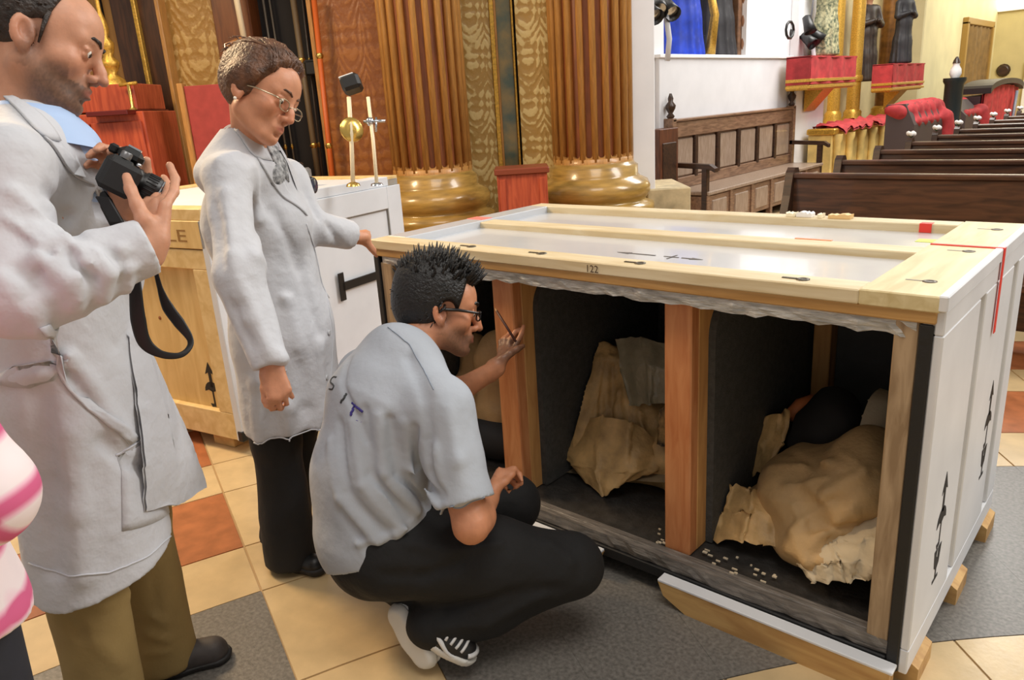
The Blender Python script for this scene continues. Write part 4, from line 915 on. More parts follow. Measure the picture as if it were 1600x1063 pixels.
sheet([[p(1235, 800, .26), p(1290, 815, .24), p(1390, 800, .24)], [p(1230, 840, .17), p(1300, 852, .14), p(1388, 840, .16)], [p(1248, 885, .12), p(1310, 878, .085), p(1382, 880, .10)], [p(1268, 912, .085), p(1320, 910, .08), p(1372, 905, .08)]], 24, 18, 'trailing_fold', paleb, b3, amp=.007, seed=9)
b4 = thing('paper_wrapping', (-.5, .4, .125), 'crumpled tan paper wrapping standing beside the right divider', 'paper')
sheet([[p(1195, 650, .52), p(1232, 642, .50)], [p(1172, 690, .48), p(1225, 690, .46)], [p(1168, 745, .44), p(1200, 735, .42)]], 10, 12, 'upper_sheet', tanp2, b4, amp=.007, seed=3)
sheet([[p(1140, 758, .26), p(1172, 762, .26), p(1200, 770, .28)], [p(1128, 800, .21), p(1170, 800, .19), p(1215, 810, .22)], [p(1112, 845, .16), p(1160, 846, .14), p(1225, 858, .16)]], 16, 14, 'lower_sheet', tanp2, b4, amp=.006, seed=4)
b5 = thing('dark_wrapped_head', p(1290, 660, .55), 'dark rounded piece half hidden behind the beige mound', 'object')
s = SDF((-.60, .3, .15), (-.045, .92, .62), .012); s.ell(p(1300, 665, .55), (.085, .1, .1), k=.03).cap(p(1250, 690, .5), p(1310, 630, .6), .05, .06, .05).cap(p(1300, 665, .55), (-.35, .6, .2), .09, .11, .04); s.field(crumple(8, .006, (25,))); s.build('wrapping', mat('black_cloth', S(24, 22, 22), .8), b5)
tag(MB().tube([p(1232, 652, .55), p(1252, 634, .6), p(1275, 625, .64)], [.02, .026, .022], 8).build('orange_strip', mat('orange_clay', S(206, 120, 70), .6), b5), 'orange strip along its upper left edge')
b6 = thing('pale_pillow', p(1370, 660, .62), 'pale grey-beige pillow behind the mound at the right wall', 'pillow')
s = SDF((-.30, .3, .12), (-.046, .93, .62), .012); s.ell(p(1366, 658, .66), (.10, .14, .11), k=.03).cap(p(1372, 680, .66), (-.14, .68, .2), .09, .10, .05); s.field(lambda X, Y, Z: 0.08*np.clip((X+.058)*12, 0, 1)+0*Y+0*Z); s.field(crumple(5, .008, (14,))); s.build('cover', paleb, b6)

# ================================================================== closed crate at the left
cz = mat('cream_crate_ply', S(226, 194, 132), .5, grain=(4, S(206, 170, 106)), stretch=(4, 4, .8))
c2w = mat('white_crate_side', S(216, 220, 226), .5, noise=(4, .07))
c2b = mat('cream_batten', S(230, 202, 146), .5, grain=(5, S(212, 180, 120)), stretch=(4, 4, 4))
A12 = R(12); e1 = np.array([math.cos(A12), math.sin(A12), 0]); e2 = np.array([-math.sin(A12), math.cos(A12), 0]); K0 = np.array([-2.718, -.217, 0]); HL = 1.125
def kpx(s_):
    P = K0+e2*s_+ZZ*HL-CAM; return 800+FPX*(P@rt)/(P@fw)
lo, hi = .2, 4.
for _ in range(40):
    md = .5*(lo+hi)
    if kpx(md) < 620: lo = md
    else: hi = md
DL = lo; LL = 1.25
def KM(v): return K0+np.outer(v[:, 0], e1)+np.outer(v[:, 1], e2)+np.outer(v[:, 2], ZZ)
c2 = thing('closed_crate', K0-e1*LL/2+e2*DL/2, 'closed cream crate with white hinged side standing behind the woman', 'crate')
def kb(name, a, b, m, parent=c2, bev=.003): return MB().box(a, b, 0, KM, bev).build(name, m, parent)
kb('body', (-LL, .02, .07), (-.02, DL, HL-.05), cz)
kb('lid', (-LL, .0, HL-.05), (0, DL, HL-.012), c2w)
for a, b in (((-LL, -.012, HL-.05), (0, .09, HL)), ((-LL, DL-.09, HL-.05), (0, DL, HL)), ((-.1, .09, HL-.05), (.004, DL-.09, HL)), ((-LL, .09, HL-.05), (-LL+.1, DL-.09, HL))): kb('lid_batten', a, b, c2w if a[0] > -1 else c2b)
kb('lid_edge', (-LL, -.016, HL-.17), (.0, .02, HL-.05), cz)
kb('joint', (-LL, .0, HL-.175), (.0, .02, HL-.17), blackm)
kb('front_batten', (-LL, -.012, HL-.26), (0, .02, HL-.175), c2b); kb('front_batten', (-LL, -.012, .07), (0, .02, .20), c2b); kb('front_batten', (-.115, -.012, .20), (0, .02, HL-.26), c2b); kb('front_batten', (-LL, -.012, .20), (-LL+.12, .02, HL-.26), c2b)
kb('side_sheet', (-.02, .0, .07), (.0, DL, HL-.05), c2w)
for a, b in (((.0, 0, .07), (.014, .12, HL-.05)), ((0, DL-.12, .07), (.014, DL, HL-.05)), ((0, .12, HL-.17), (.014, DL-.12, HL-.05)), ((0, .12, .07), (.014, DL-.12, .2))): kb('side_batten', a, b, c2w)
kb('side_groove', (.0, .12, HL-.176), (.010, DL-.12, HL-.168), mat('groove_grey', S(120, 118, 112), .6)); kb('side_groove', (.0, DL-.126, .2), (.010, DL-.118, HL-.17), mat('groove_grey', (0, 0, 0)))
for x in (-.25, -1.1): kb('skid', (x, .03, 0), (x+.14, DL-.03, .07), ply)
kb('corner_strip', (-.022, -.016, .07), (.016, .012, HL-.05), c2w); kb('corner_iron', (-.01, -.02, .07), (.02, .014, .12), black)
# T hinge: found through its pixels on the side plane
def kside(px, py):
    d = ray(px, py); n = e1; tpar = ((K0+e1*.015-CAM)@n)/(d@n); P = CAM+d*tpar-K0; return P@e2, P[2]
h0 = kside(534, 447); h1 = kside(578, 438); hv0 = kside(533, 426)[1]; hv1 = kside(537, 470)[1]
hg = kb('strap_hinge', (.014, h0[0]-.022, hv1), (.020, h0[0]+.022, hv0), black); tag(hg, 'black T shaped hinge'); kb('hinge_strap', (.014, h0[0], .5*(hv0+hv1)-.025), (.020, h1[0]+.25, .5*(hv0+hv1)+.022), black, hg)
def kfront(px, py, y=-.013):
    d = ray(px, py); n = e2; tpar = ((K0+e2*y-CAM)@n)/(d@n); P = CAM+d*tpar-K0; return P@e1, P[2]
f0 = kfront(196, 352); f1 = kfront(300, 352); tw = f1[0]-f0[0]
text_mesh('FRAGILE', .075, K0+e1*(f0[0]-.13)+ZZ*(HL-.14)-e2*.0165, e1, ZZ, -e2, mat('brown_stamp', S(150, 110, 56), .6), c2, sx=(tw+.13)/.30)
m0 = kfront(334, 618, .02)
for dz, fn, s_ in ((.04, arrow, .62), (-.06, umbrella, .85), (-.19, glass, .8)):
    poly_marks('stencil_mark', fn(0, 0, s_), K0+e1*m0[0]+e2*.0195+ZZ*(m0[1]+dz), e1, ZZ, -e2, ink, c2)
n0 = kfront(361, 606); poly_marks('stencil_mark', [[(-.012, -.02), (.012, -.02), (.012, .02), (-.012, .02)]], K0+e1*n0[0]-e2*.0125+ZZ*n0[1], e1, ZZ, -e2, mat('brown_stamp', (0, 0, 0)), c2)
kn = kfront(250, 497, .02); MB().lathe([(.010, 0), (.008, .003), (.001, .004)], K0+e1*kn[0]+e2*.02+ZZ*kn[1], 12, axis=tuple(-e2)).build('knot', mat('knot_brown', S(140, 84, 40), .6), c2)
# things standing on it
def ktop(px, py): P = on_z(px, py, HL); return P
P = ktop(552, 291)-VV*.0; dpt = (P-CAM)@fw
def pt(x, y): return at(x, y, dpt)
t = thing('candle_stand', P, 'brass lamp stand with round reflector disc and black lamp head on the closed crate', 'lamp')
MB().lathe([(.035, 0), (.03, .012), (.012, .02)], P, 14).build('foot', brass, t)
MB().tube([P+(0, 0, .01), pt(549, 215), pt(545, 152)], .011, 10).build('stem', ivory, t)
q = pt(549, 203); MB().lathe([(.001, -.012), (.045, -.006), (.062, .004), (.058, .010), (.02, .006), (.001, .008)], q, 22, axis=tuple(-.75*fw+.5*rt), cap=False).build('reflector', brass, t)
q = pt(549, 133); MB().box((-.045, -.05, -.035), (.05, .05, .04), 0, lambda v: q+np.outer(v[:, 0], (rt+.35*up)/1.06)+np.outer(v[:, 1], fw)+np.outer(v[:, 2], (up-.35*rt)/1.06), .014).build('lamp_head', black, t)
MB().box((-.045, -.04, .036), (.03, .04, .044), 0, lambda v: q+np.outer(v[:, 0], (rt+.35*up)/1.06)+np.outer(v[:, 1], fw)+np.outer(v[:, 2], (up-.35*rt)/1.06), .003).build('lamp_glass', mat('pale_glass', S(230, 234, 238), .1), t)
P2 = ktop(589, 290); d2 = (P2-CAM)@fw
t = thing('clamp_stand', P2, 'pale clamp rod with metal cross clamp standing on the closed crate', 'stand')
MB().lathe([(.03, 0), (.026, .01), (.009, .014)], P2, 14).build('foot', chrome, t)
MB().tube([P2+(0, 0, .005), at(583, 220, d2), at(575, 152, d2)], .009, 10).build('rod', ivory, t)
q = at(578, 190, d2); MB().tube([q-rt*.03, q+rt*.075+up*.003], .008, 8).build('cross_bar', chrome, t); MB().ball(q, .022, 10).build('clamp', chrome, t); MB().tube([q+rt*.03-up*.05, q+rt*.03+up*.02], .006, 6).build('screw', chrome, t)
P3 = ktop(477, 305)
t = thing('camera_lens', P3+(0, 0, .0), 'short black camera lens lying on the closed crate beside the woman', 'lens')
ax_ = (rt*.9-fw*.3); ax_[2] = 0; ax_ /= np.linalg.norm(ax_); MB().lathe([(.03, -.055), (.038, -.05), (.038, -.01), (.041, -.005), (.041, .03), (.037, .05), (.03, .052)], P3+(0, 0, .042), 20, axis=tuple(ax_)).build('barrel', black, t)
MB().lathe([(.039, .0), (.0425, .004), (.0425, .014), (.039, .018)], P3+(0, 0, .042), 20, axis=tuple(ax_), cap=False).build('silver_ring', chrome, t); MB().lathe([(.028, .0525), (.001, .058)], P3+(0, 0, .042), 18, axis=tuple(ax_), cap=False).build('front_glass', mat('lens_glass', S(60, 64, 80), .05), t)
P4 = ktop(470, 288)
t = thing('photo_camera', P4, 'grey and black camera body standing on the closed crate behind the lens', 'camera')
MB().box((-.06, -.03, .0), (.06, .03, .085), 0, lambda v: P4+np.outer(v[:, 0], UU)+np.outer(v[:, 1], VV)+np.outer(v[:, 2], ZZ), .012).build('body', mat('grey_body', S(120, 118, 116), .4), t)
MB().box((-.025, -.028, .085), (.025, .025, .115), 0, lambda v: P4+np.outer(v[:, 0], UU)+np.outer(v[:, 1], VV)+np.outer(v[:, 2], ZZ), .01).build('viewfinder', black, t); MB().lathe([(.032, 0), (.032, .04), (.027, .042)], P4+(0, 0, .045)-VV*.03, 16, axis=tuple(-VV)).build('lens', black, t)
# ================================================================== people
def nrm(v): v = np.asarray(v, float); return v/(np.linalg.norm(v)+1e-9)
def frame(f, upv):
    f = nrm(f); l = nrm(np.cross(upv, f)); return f, l, np.cross(f, l)
class Head:
    def __init__(s, o, f, upv, sc=1.): s.o = np.asarray(o, float); s.f, s.l, s.u = frame(f, upv); s.k = sc; s.M = np.array([s.f, s.l, s.u])
    def w(s, x, y, z): return s.o+s.k*(s.f*x+s.l*y+s.u*z)
    def loc(s, V): return ((V-s.o)@s.M.T)/s.k
def add_head(s, h, female=False, nose=1., jaw=1., chin=0., tri=True):
    k = h.k; E = lambda c, r, kk=.02, op='u': s.ell(h.w(*c), np.array(r)*k, h.M, kk*k, op)
    Cp = lambda a, b, r1, r2=None, kk=.02, op='u': s.cap(h.w(*a), h.w(*b), r1*k, (r1 if r2 is None else r2)*k, kk*k, op)
    E((-.006, 0, .042), (.096, .075, .083)); E((.03, 0, -.01), (.058, .062, .085), .03); E((.052, 0, .045), (.040, .058, .048), .03)
    for sg in (1, -1):
        Cp((.0, .054*sg*jaw, -.05), (.062, .02*sg, -.088-chin*.5), .021, .019, .028); E((.056, .045*sg, -.022), (.026, .022, .022), .022)
        Cp((.086, .012*sg, .026), (.072, .046*sg, .024), .011, .010, .014)
    E((.077, 0, -.092-chin), (.019, .02, .018), .018); E((.080, 0, -.058), (.018, .026, .026), .016)
    for sg in (1, -1): E((.094, .033*sg, .004), (.018, .017, .013), .012, 's')
    Cp((.090, 0, .016), (.108*nose**.5, 0, -.014), .0085, .010, .012); Cp((.106*nose**.5, 0, -.018), (.114*nose, 0, -.030), .0096, .0100, .008)
    for sg in (1, -1):
        E((.100, .0125*sg, -.034), (.011, .0075, .0085), .006); E((.103, .007*sg, -.0415), (.004, .0035, .004), .003, 's')
    for sg in (1, -1):
        Cp((.0985, .003*sg, -.0555), (.089, .020*sg, -.061), .0052, .0040, .005); Cp((.0975, .0, -.0685), (.088, .018*sg, -.064), .0062, .0042, .005)
        E((.079, .0325*sg, .005), (.0135, .0135, .0135), .002)
        Cp((.0885, .022*sg, .013), (.086, .045*sg, .010), .0050, .0046, .004); Cp((.0865, .024*sg, -.0035), (.084, .044*sg, -.002), .0042, .0038, .004)
    Cp((.1015, -.018, -.0625), (.1015, .018, -.0625), .0020, .0020, .002, 's'); E((.096, 0, -.080), (.010, .018, .005), .006, 's')
    for sg in (1, -1):
        c = h.w(-.004, .077*sg, -.004); ax = np.array([h.f*.96+h.u*.25, h.l*sg, h.u*.96-h.f*.25]); oo = ax[1]*.35-ax[0]*.3
        s.ell(c+oo*.01*k, np.array([.0185, .008, .032])*k, np.array([ax[0], nrm(ax[1]-ax[0]*-.35), ax[2]]), .006*k); s.ell(c+(h.l*sg*.008+h.f*.003+h.u*.003)*k, np.array([.0105, .006, .018])*k, ax, .004*k, 's')
        s.cap(c+(h.f*.013-h.u*.006)*k, c+(h.f*.012+h.u*.004)*k, .0045*k, None, .004*k)
        s.ell(c+(-h.u*.027+h.f*.003)*k, np.array([.008, .006, .009])*k, ax, .005*k)
def add_hand(s, w, d, n, side, sc=1., curl=((20, 25, 15),)*4, spread=(6, 1, -4, -9), fingers=None, thumb=None, tb=(.55, .75, -.2)):
    d = nrm(d); n = nrm(n-d*(np.asarray(n)@d)); t = np.cross(d, n)*side; w = np.asarray(w, float)
    o = [.028, .0095, -.009, -.026]; kl = [.088, .092, .087, .078]; Ls = [(.043, .026, .020), (.047, .030, .021), (.043, .027, .020), (.034, .021, .018)]; rr = [.0094, .0096, .0092, .0082]
    s.cap(w-d*.02*sc, w+d*.02*sc, .026*sc, .026*sc, .012, 'u', (n, .68))
    ends = []
    for i in range(4):
        kn = w+(d*kl[i]+t*o[i])*sc
        if fingers is not None and fingers[i] is not None: kn = np.asarray(fingers[i][0])
        s.cap(w+(d*.012+t*o[i]*.62)*sc, kn, .0155*sc, .0122*sc, .013)
        if fingers is not None and fingers[i] is not None: pts = [np.asarray(q) for q in fingers[i]]
        else:
            a = R(spread[i]); dd = d*math.cos(a)+t*math.sin(a); ang = 0; pts = [kn]
            c = curl[i] if len(curl) > i else curl[-1]
            for j in range(3): ang += R(c[j]); pts.append(pts[-1]+(dd*math.cos(ang)-n*math.sin(ang))*Ls[i][j]*sc)
        r = rr[i]*sc; s.chain(pts, [r*1.05, r*1.02, r*.95, r*.82][:len(pts)], .004); ends.append(pts)
    if thumb is None:
        b = w+(d*.024+t*.022-n*.006)*sc; dv = nrm(d*tb[0]+t*tb[1]+n*tb[2]); p1 = b+dv*.036*sc; d2 = nrm(dv*.7+d*.6); p2 = p1+d2*.033*sc; d3 = nrm(d2+d*.35); thumb = [b, p1, p2, p2+d3*.026*sc]
    s.chain([w+(d*.012+t*.008)*sc, thumb[0]], [.017*sc, .0165*sc], .012); s.chain(thumb, [.0155*sc, .0122*sc, .0108*sc, .0088*sc][:len(thumb)], .007)
    return ends
def add_body(s, J, g=1., bust=0., th=1.):
    F, L = J['F'], J['L']
    pel, che, nec, h = J['pelvis'], J['chest'], J['neck'], J['head']
    wai = J.get('waist', .5*(pel+che))
    s.chain([pel, wai, che, che*.35+nec*.65], [.155*g, .145*g, .165*g, .12*g], .05, (J.get('Ft', F), .68))
    s.chain([nec-nrm(nec-che)*.03, h.w(-.022, 0, -.03)], [.062*g, .056*g], .03)
    for sd in 'RL':
        s.chain([nec*.75+che*.25, J['sh'+sd]], [.065*g, .062*g], .05)
        s.chain([J['sh'+sd], J['el'+sd], J['wr'+sd]], [.056*g, .042*g, .029*g], .02)
        m = J['el'+sd]*.7+J['wr'+sd]*.3; s.ell(m, np.array([.045, .045, .045])*g, None, .03)
        s.chain([J['hip'+sd], J['kn'+sd], J['an'+sd]], [.088*g*th, .062*g*th, .042*g], .03)
        c = J['kn'+sd]*.7+J['an'+sd]*.3; s.ell(c, np.array([.056]*3)*g, None, .03)
        if 'toe'+sd in J: s.chain([J['an'+sd]-ZZ*.02, J['toe'+sd]], [.032, .020], .02)
def skin_paint(h, base, lip, stub=None, stub_amt=0., red=.35, seed=0):
    base, lip = np.array(base), np.array(lip); rr = np.random.default_rng(seed)
    def fn(V):
        q = h.loc(V); n = len(V); col = np.tile(base, (n, 1)); x, y, z = q[:, 0], q[:, 1], q[:, 2]
        blush = np.array([base[0]*1.02, base[1]*.78, base[2]*.70])
        def mix(c, w): col[:] = col*(1-w[:, None])+np.asarray(c)*w[:, None]
        mix(blush, red*np.exp(-((x-.07)**2+(np.abs(y)-.042)**2+(z+.02)**2)/.0007)); mix(blush, .5*np.exp(-((x-.112)**2+y**2+(z+.028)**2)/.0004)); mix(blush, .55*np.exp(-((x+.004)**2+(np.abs(y)-.082)**2+(z+.004)**2)/.0008))
        mix(base*np.array([.80, .70, .66]), .8*np.exp(-((x-.088)**2+(np.abs(y)-.033)**2+(z-.004)**2)/.00022))
        if stub is not None:
            zz = -.034-.05*np.clip(.06-x, 0, .1)*.0; wj = 1/(1+np.exp((z+.036+.25*np.clip(.055-x, 0, .09)*0)/.006)); wj *= 1/(1+np.exp(-(x-.012)/.008)); wj *= 1/(1+np.exp(-(z+.125)/.008))
            wj = np.where((x > .07) & (np.abs(y) > .012) & (z > -.052), wj*.45, wj); side = 1/(1+np.exp(-(x+.004)/.006))*1/(1+np.exp((x-.028)/.006))*1/(1+np.exp((z-.02)/.006))*(z > -.06)*(np.abs(y) > .05)
            w_ = np.clip(np.maximum(wj, side*.8), 0, 1)*stub_amt*(.82+.18*rr.uniform(size=n)); mix(stub, w_)
        mix(lip, .8*np.exp(-(((x-.096)/.012)**2+(y/.019)**2+((z+.0625)/.0075)**2)**2))
        return np.clip(col, 0, 1)
    return fn
skin_m = mat('skin', (.6, .35, .25), .48, attr=True, noise=(45, .14), bump=(140, .12, .004), subsurf=.12)
eyew = mat('eye_white', S(226, 220, 212), .15); iris = mat('iris_brown', S(60, 40, 28), .1)
def add_eyes(h, body, brow_m, brow=.0045, lid=.0, look=-.25):
    for sg in (1, -1):
        d = nrm(h.f+h.u*look); c = h.w(.0835, .0325*sg, .005)
        e = MB().ball(c, .0108*h.k, 14).build('eye', eyew, body); MB().ball(c+d*.0056*h.k, .0066*h.k, 10).build('iris', iris, e)
        P = [h.w(.101, .012*sg, .027), h.w(.100, .022*sg, .033), h.w(.092, .036*sg, .034), h.w(.080, .049*sg, .028)]
        MB().tube(P, [brow*h.k*.9, brow*h.k*1.15, brow*h.k, brow*h.k*.5], 6).build('eyebrow', brow_m, body)
def tufts(mb, h, n, length, r, rows, seed, comb=(0, 0, 0), up=.3):
    """hair tufts rooted on the skull where rows(x,y,z) is true"""
    rr = np.random.default_rng(seed); k = 0; tries = 0
    while k < n and tries < n*60:
        tries += 1; v = rr.normal(size=3); v /= np.linalg.norm(v); p = np.array([-.006, 0, .042])+v*np.array([.103, .082, .092])
        if not rows(*p): continue
        d = nrm(v+np.array(comb)*rr.uniform(.6, 1.3)+rr.normal(size=3)*.25+np.array([0, 0, up])); L_ = length*rr.uniform(.6, 1.3)
        a, b, c = p-v*.006, p+d*L_*.55, p+d*L_+np.array(comb)*L_*.35
        mb.tube([h.w(*a), h.w(*b), h.w(*c)], [r*h.k, r*.8*h.k, r*.12*h.k], 5); k += 1
    return mb
def hair_cap(h, grow, cuts, h_=.005, extra=None, wave=None, k=.02):
    s = SDF(h.o-.2*h.k, h.o+.22*h.k, h_)
    s.ell(h.w(-.008, 0, .042), np.array([.098+grow, .077+grow, .085+grow])*h.k, h.M, k)
    if extra: extra(s)
    for p, n in cuts: s.plane(h.w(*p), h.f*n[0]+h.l*n[1]+h.u*n[2], .008)
    if wave: s.field(wave)
    return s
def shoe(name, heel, toe, w, m, sole_m, parent, upv=ZZ, hgt=.075, sole=.022, loafer=True, extra=None):
    heel, toe = np.asarray(heel, float), np.asarray(toe, float); f, l, u = frame(toe-heel, upv); L_ = np.linalg.norm(toe-heel); mid = .5*(heel+toe)
    lo = np.minimum(heel, toe)-.12; hi = np.maximum(heel, toe)+.16
    s = SDF(lo, hi, .006); s.chain([heel+f*.035+u*.035, heel+f*L_*.45+u*.036, heel+f*(L_-.05)+u*.03], [.036*w, .040*w, .038*w], .03); s.cap(heel+f*.03+u*.05, heel+f*.03+u*hgt, .036*w, .034*w, .02); s.cap(heel+f*L_*.35+u*.05, heel+f*.05+u*hgt*.95, .034*w, .034*w, .02)
    s.plane(heel+u*sole*.7, -u); s.cap(heel+f*.04+u*hgt*1.0, heel+f*.04+u*(hgt+.08), .027*w, None, .006, 's')
    o = s.build(name, m, parent)
    b = SDF(lo, hi, .006); b.chain([heel+f*.036+u*.03, heel+f*L_*.5+u*.03, heel+f*(L_-.046)+u*.03], [.040*w, .041*w, .044*w], .03); b.plane(heel+u*sole, u); b.plane(heel, -u); b.build('sole', sole_m, o, smooth=0)
    return o, s, (f, l, u)

def cover(s, J, g=1., e=.012):
    che, nec = J['chest'], J['neck']; s.cap(che, che*.35+nec*.65, .165*g+e*.6, .12*g+e, .03, 'u', (J['F'], .72))
    for sd in 'RL':
        s.cap(nec*.75+che*.25, J['sh'+sd], .065*g+e, .062*g+e, .05); s.cap(J['sh'+sd], J['sh'+sd]*.6+J['el'+sd]*.4, .057*g+e, .052*g+e, .03)
# ------------------------------------------------------------------ bearded man with the camera
coatm = mat('white_lab_coat', S(198, 200, 206), .75, noise=(5, .05), bump=(11, .55, .022), sheen=.15)
khaki = mat('khaki_cotton', S(150, 126, 78), .75, noise=(7, .12), bump=(12, .3, .02))
shirtblue = mat('pale_blue_shirt', S(172, 196, 232), .7, bump=(30, .15))
shoegrey = mat('dark_taupe_suede', S(66, 60, 58), .6, noise=(40, .25)); solem = mat('dark_rubber', S(34, 32, 32), .6)
J = {}; F = nrm((.5, .866, 0)); L = np.array([-F[1], F[0], 0]); J['F'], J['L'] = F, L
J['pelvis'] = np.array([-1.52, -1.19, .93]); J['chest'] = np.array([-1.49, -1.175, 1.29]); J['neck'] = np.array([-1.45, -1.165, 1.465])
J['head'] = h = Head(at(60, 70, 1.54), rt*.92+fw*.34-up*.235, up*.98+rt*.1, 1.10)
J['shR'] = at(5, 262, 1.36); J['elR'] = at(28, 462, 1.32); J['wrR'] = at(236, 384, 1.42)
J['shL'] = J['chest']+L*.175+ZZ*.12; J['elL'] = at(165, 440, 1.78); J['wrL'] = at(205, 330, 1.62)
J['hipR'] = J['pelvis']-L*.09; J['hipL'] = J['pelvis']+L*.09
J['knR'] = np.array([-1.445, -1.285, .50]); J['anR'] = np.array([-1.47, -1.31, .09]); J['knL'] = np.array([-1.575, -1.11, .5]); J['anL'] = np.array([-1.60, -1.12, .09])
J['toeR'] = J['anR']+F*.15-ZZ*.06; J['toeL'] = J['anL']+F*.15-ZZ*.06
man = thing('person', (-1.53, -1.2, 0), 'bearded man in a white lab coat and khaki trousers holding a black camera', 'person')
s = SDF((-2.0, -1.75, -.01), (-.85, -.75, 1.85), .014, (((-1.56, -1.0, .0042),), ((-1.33, -.97, .0042),), ((1.20, 1.76, .0042),)))
add_body(s, J); add_head(s, h, nose=1.03)
d1 = 1.455
hd = nrm(at(238, 318, 1.42)-J['wrR'])
fi = [[at(258, 322, 1.43), at(272, 300, 1.455), at(274, 280, 1.475), at(265, 258, 1.488)], [at(246, 318, 1.46), at(262, 306, 1.50), at(262, 290, 1.53), at(256, 278, 1.54)], [at(236, 318, 1.475), at(246, 306, 1.51), at(248, 296, 1.53), at(240, 288, 1.54)], [at(226, 322, 1.475), at(232, 310, 1.51), at(234, 302, 1.525)]]
add_hand(s, J['wrR'], hd, -fw, 1, 1.0, fingers=fi, thumb=[at(226, 345, 1.405), at(214, 320, 1.405), at(204, 296, 1.415), at(198, 276, 1.43)])
add_hand(s, J['wrL'], nrm(at(190, 285, 1.60)-J['wrL']), nrm(fw+up*.2), -1, 1.0, curl=((35, 40, 25),)*4)
body = s.build('body', skin_m, man, smooth=1, paint=skin_paint(h, S(208, 152, 122), S(176, 104, 90), np.array(S(62, 51, 44)), .86, .35, 1))
dk_hair = mat('dark_brown_hair', S(50, 38, 31), .5, noise=(60, .5), bump=(120, .5))
add_eyes(h, body, dk_hair, .0034, look=-.3)
hs = hair_cap(h, .0075, (((.030, 0, .06), (1, 0, -.25)), ((0, 0, -.055), (.1, 0, -1))), .005, None, None)
def ear_cut(s, h):
    for sg in (1, -1): s.cap(h.w(.024, .085*sg, -.05), h.w(.016, .085*sg, .008), .034*h.k, .024*h.k, .006, 's')
ear_cut(hs, h); hs.plane(h.w(.02, 0, -.012), h.f*.75-h.u*1, .006)
hair = hs.build('hair', dk_hair, body)
MB_ = MB(); tufts(MB_, h, 300, .008, .0030, lambda x, y, z: x < .026+.1*max(0, z-.06) and z > -.03+.6*max(0, x+.02) and not (abs(y) > .06 and z < .03 and x > -.03), 3, (-.8, 0, -.3), .0); MB_.build('hair_tufts', dk_hair, hair)
for sg in (1, -1): MB().tube([h.w(.022, .0745*sg, .045), h.w(.021, .0765*sg, .015), h.w(.020, .075*sg, -.014)], [.006, .004, .002], 6).build('sideburn', dk_hair, hair)
# lab coat
hem = np.array([-1.53, -1.215, .455])
c = SDF((-1.98, -1.72, .38), (-.98, -.7, 1.56), .0065)
c.chain([J['neck']-ZZ*.06, J['chest'], J['chest']*.45+J['pelvis']*.55, J['pelvis']-ZZ*.02, hem-ZZ*.1], [.112, .182, .186, .209, .240], .035, (F, .70))
c.ell(J['chest']+F*.06+ZZ*.02, (.128, .13, .15), None, .05); cover(c, J, 1., .018)
c.chain([J['shR'], J['elR'], J['wrR']], [.070, .074, .056], .025); c.ell(J['elR']+(J['wrR']-J['elR'])*.40, (.076, .076, .076), None, .04)
c.chain([J['shL'], J['elL'], J['wrL']], [.08, .07, .055], .03)
pass
c.plane(hem, (0.06*F[0], .06*F[1], -1)); c.chain([hem-ZZ*.03, hem-ZZ*.14], [.17, .18], .01, (F, .70), 's')
fa = nrm(J['wrR']-J['elR']); c.plane(J['wrR']-fa*.012, fa, .004) if False else None
c.cap(J['wrR']-fa*.004, J['wrR']+fa*.2, .5, .5, .0, 's') if False else None
def near(p, r): return lambda X, Y, Z: ((X-p[0])**2+(Y-p[1])**2+(Z-p[2])**2) < r*r
def cut_end(s, p, d, r=.12):
    """open the garment past p along d, inside a small ball only"""
    X, Y, Z = np.meshgrid(*s.ax, indexing='ij', sparse=True); d = nrm(d); dd = -((X-p[0])*d[0]+(Y-p[1])*d[1]+(Z-p[2])*d[2]); m = ((X-p[0])**2+(Y-p[1])**2+(Z-p[2])**2) < r*r
    s.F = np.where(m, np.maximum(s.F, -dd), s.F).astype(np.float32)
cut_end(c, J['wrR'], fa, .10); cut_end(c, J['wrL'], nrm(J['wrL']-J['elL']), .08)
def crs(s, lst, k=1.5):
    for P_, w_, a_ in lst: s.crease([s.hit(*q) for q in P_], w_, a_*k)
crs(c, [([(105, 372), (140, 410), (180, 425)], .012, .014), ([(60, 400), (110, 440), (120, 480)], .014, .012), ([(150, 395), (170, 430), (165, 470)], .012, .013), ([(190, 390), (205, 420), (200, 455)], .011, .012), ([(20, 420), (70, 450)], .012, -.012), ([(100, 380), (150, 445)], .010, -.012), ([(200, 400), (215, 440)], .010, -.010),
  ([(0, 430), (60, 500)], .014, .012), ([(40, 350), (95, 385)], .012, .010), ([(20, 300), (80, 360), (110, 380)], .014, .010), ([(75, 300), (105, 340), (120, 375)], .013, -.010),
  ([(60, 515), (110, 560), (200, 680)], .013, .012), ([(95, 570), (150, 640)], .010, -.010), ([(0, 595), (60, 585), (110, 572)], .011, .010), ([(160, 690), (200, 720), (240, 740)], .016, -.010), ([(170, 640), (185, 690)], .014, .008), ([(215, 470), (205, 540)], .012, .008),
  ([(60, 620), (75, 760), (85, 890)], .024, -.012), ([(110, 680), (120, 800), (130, 900)], .028, .010), ([(230, 560), (245, 640), (250, 700)], .02, -.010), ([(150, 480), (185, 540)], .012, -.010), ([(98, 368), (112, 395), (118, 425)], .007, -.010), ([(118, 372), (150, 400), (172, 440)], .007, -.008), ([(85, 385), (60, 430), (40, 470)], .007, -.009), ([(10, 340), (60, 378), (92, 392)], .007, .008), ([(160, 385), (185, 410), (192, 450)], .007, -.008), ([(30, 320), (70, 345), (98, 372)], .007, -.008), ([(128, 380), (122, 430), (128, 470)], .007, .008)])
c.field(crumple(31, .0035, (9, 17)))
coat = c.build('lab_coat', coatm, man, smooth=1)
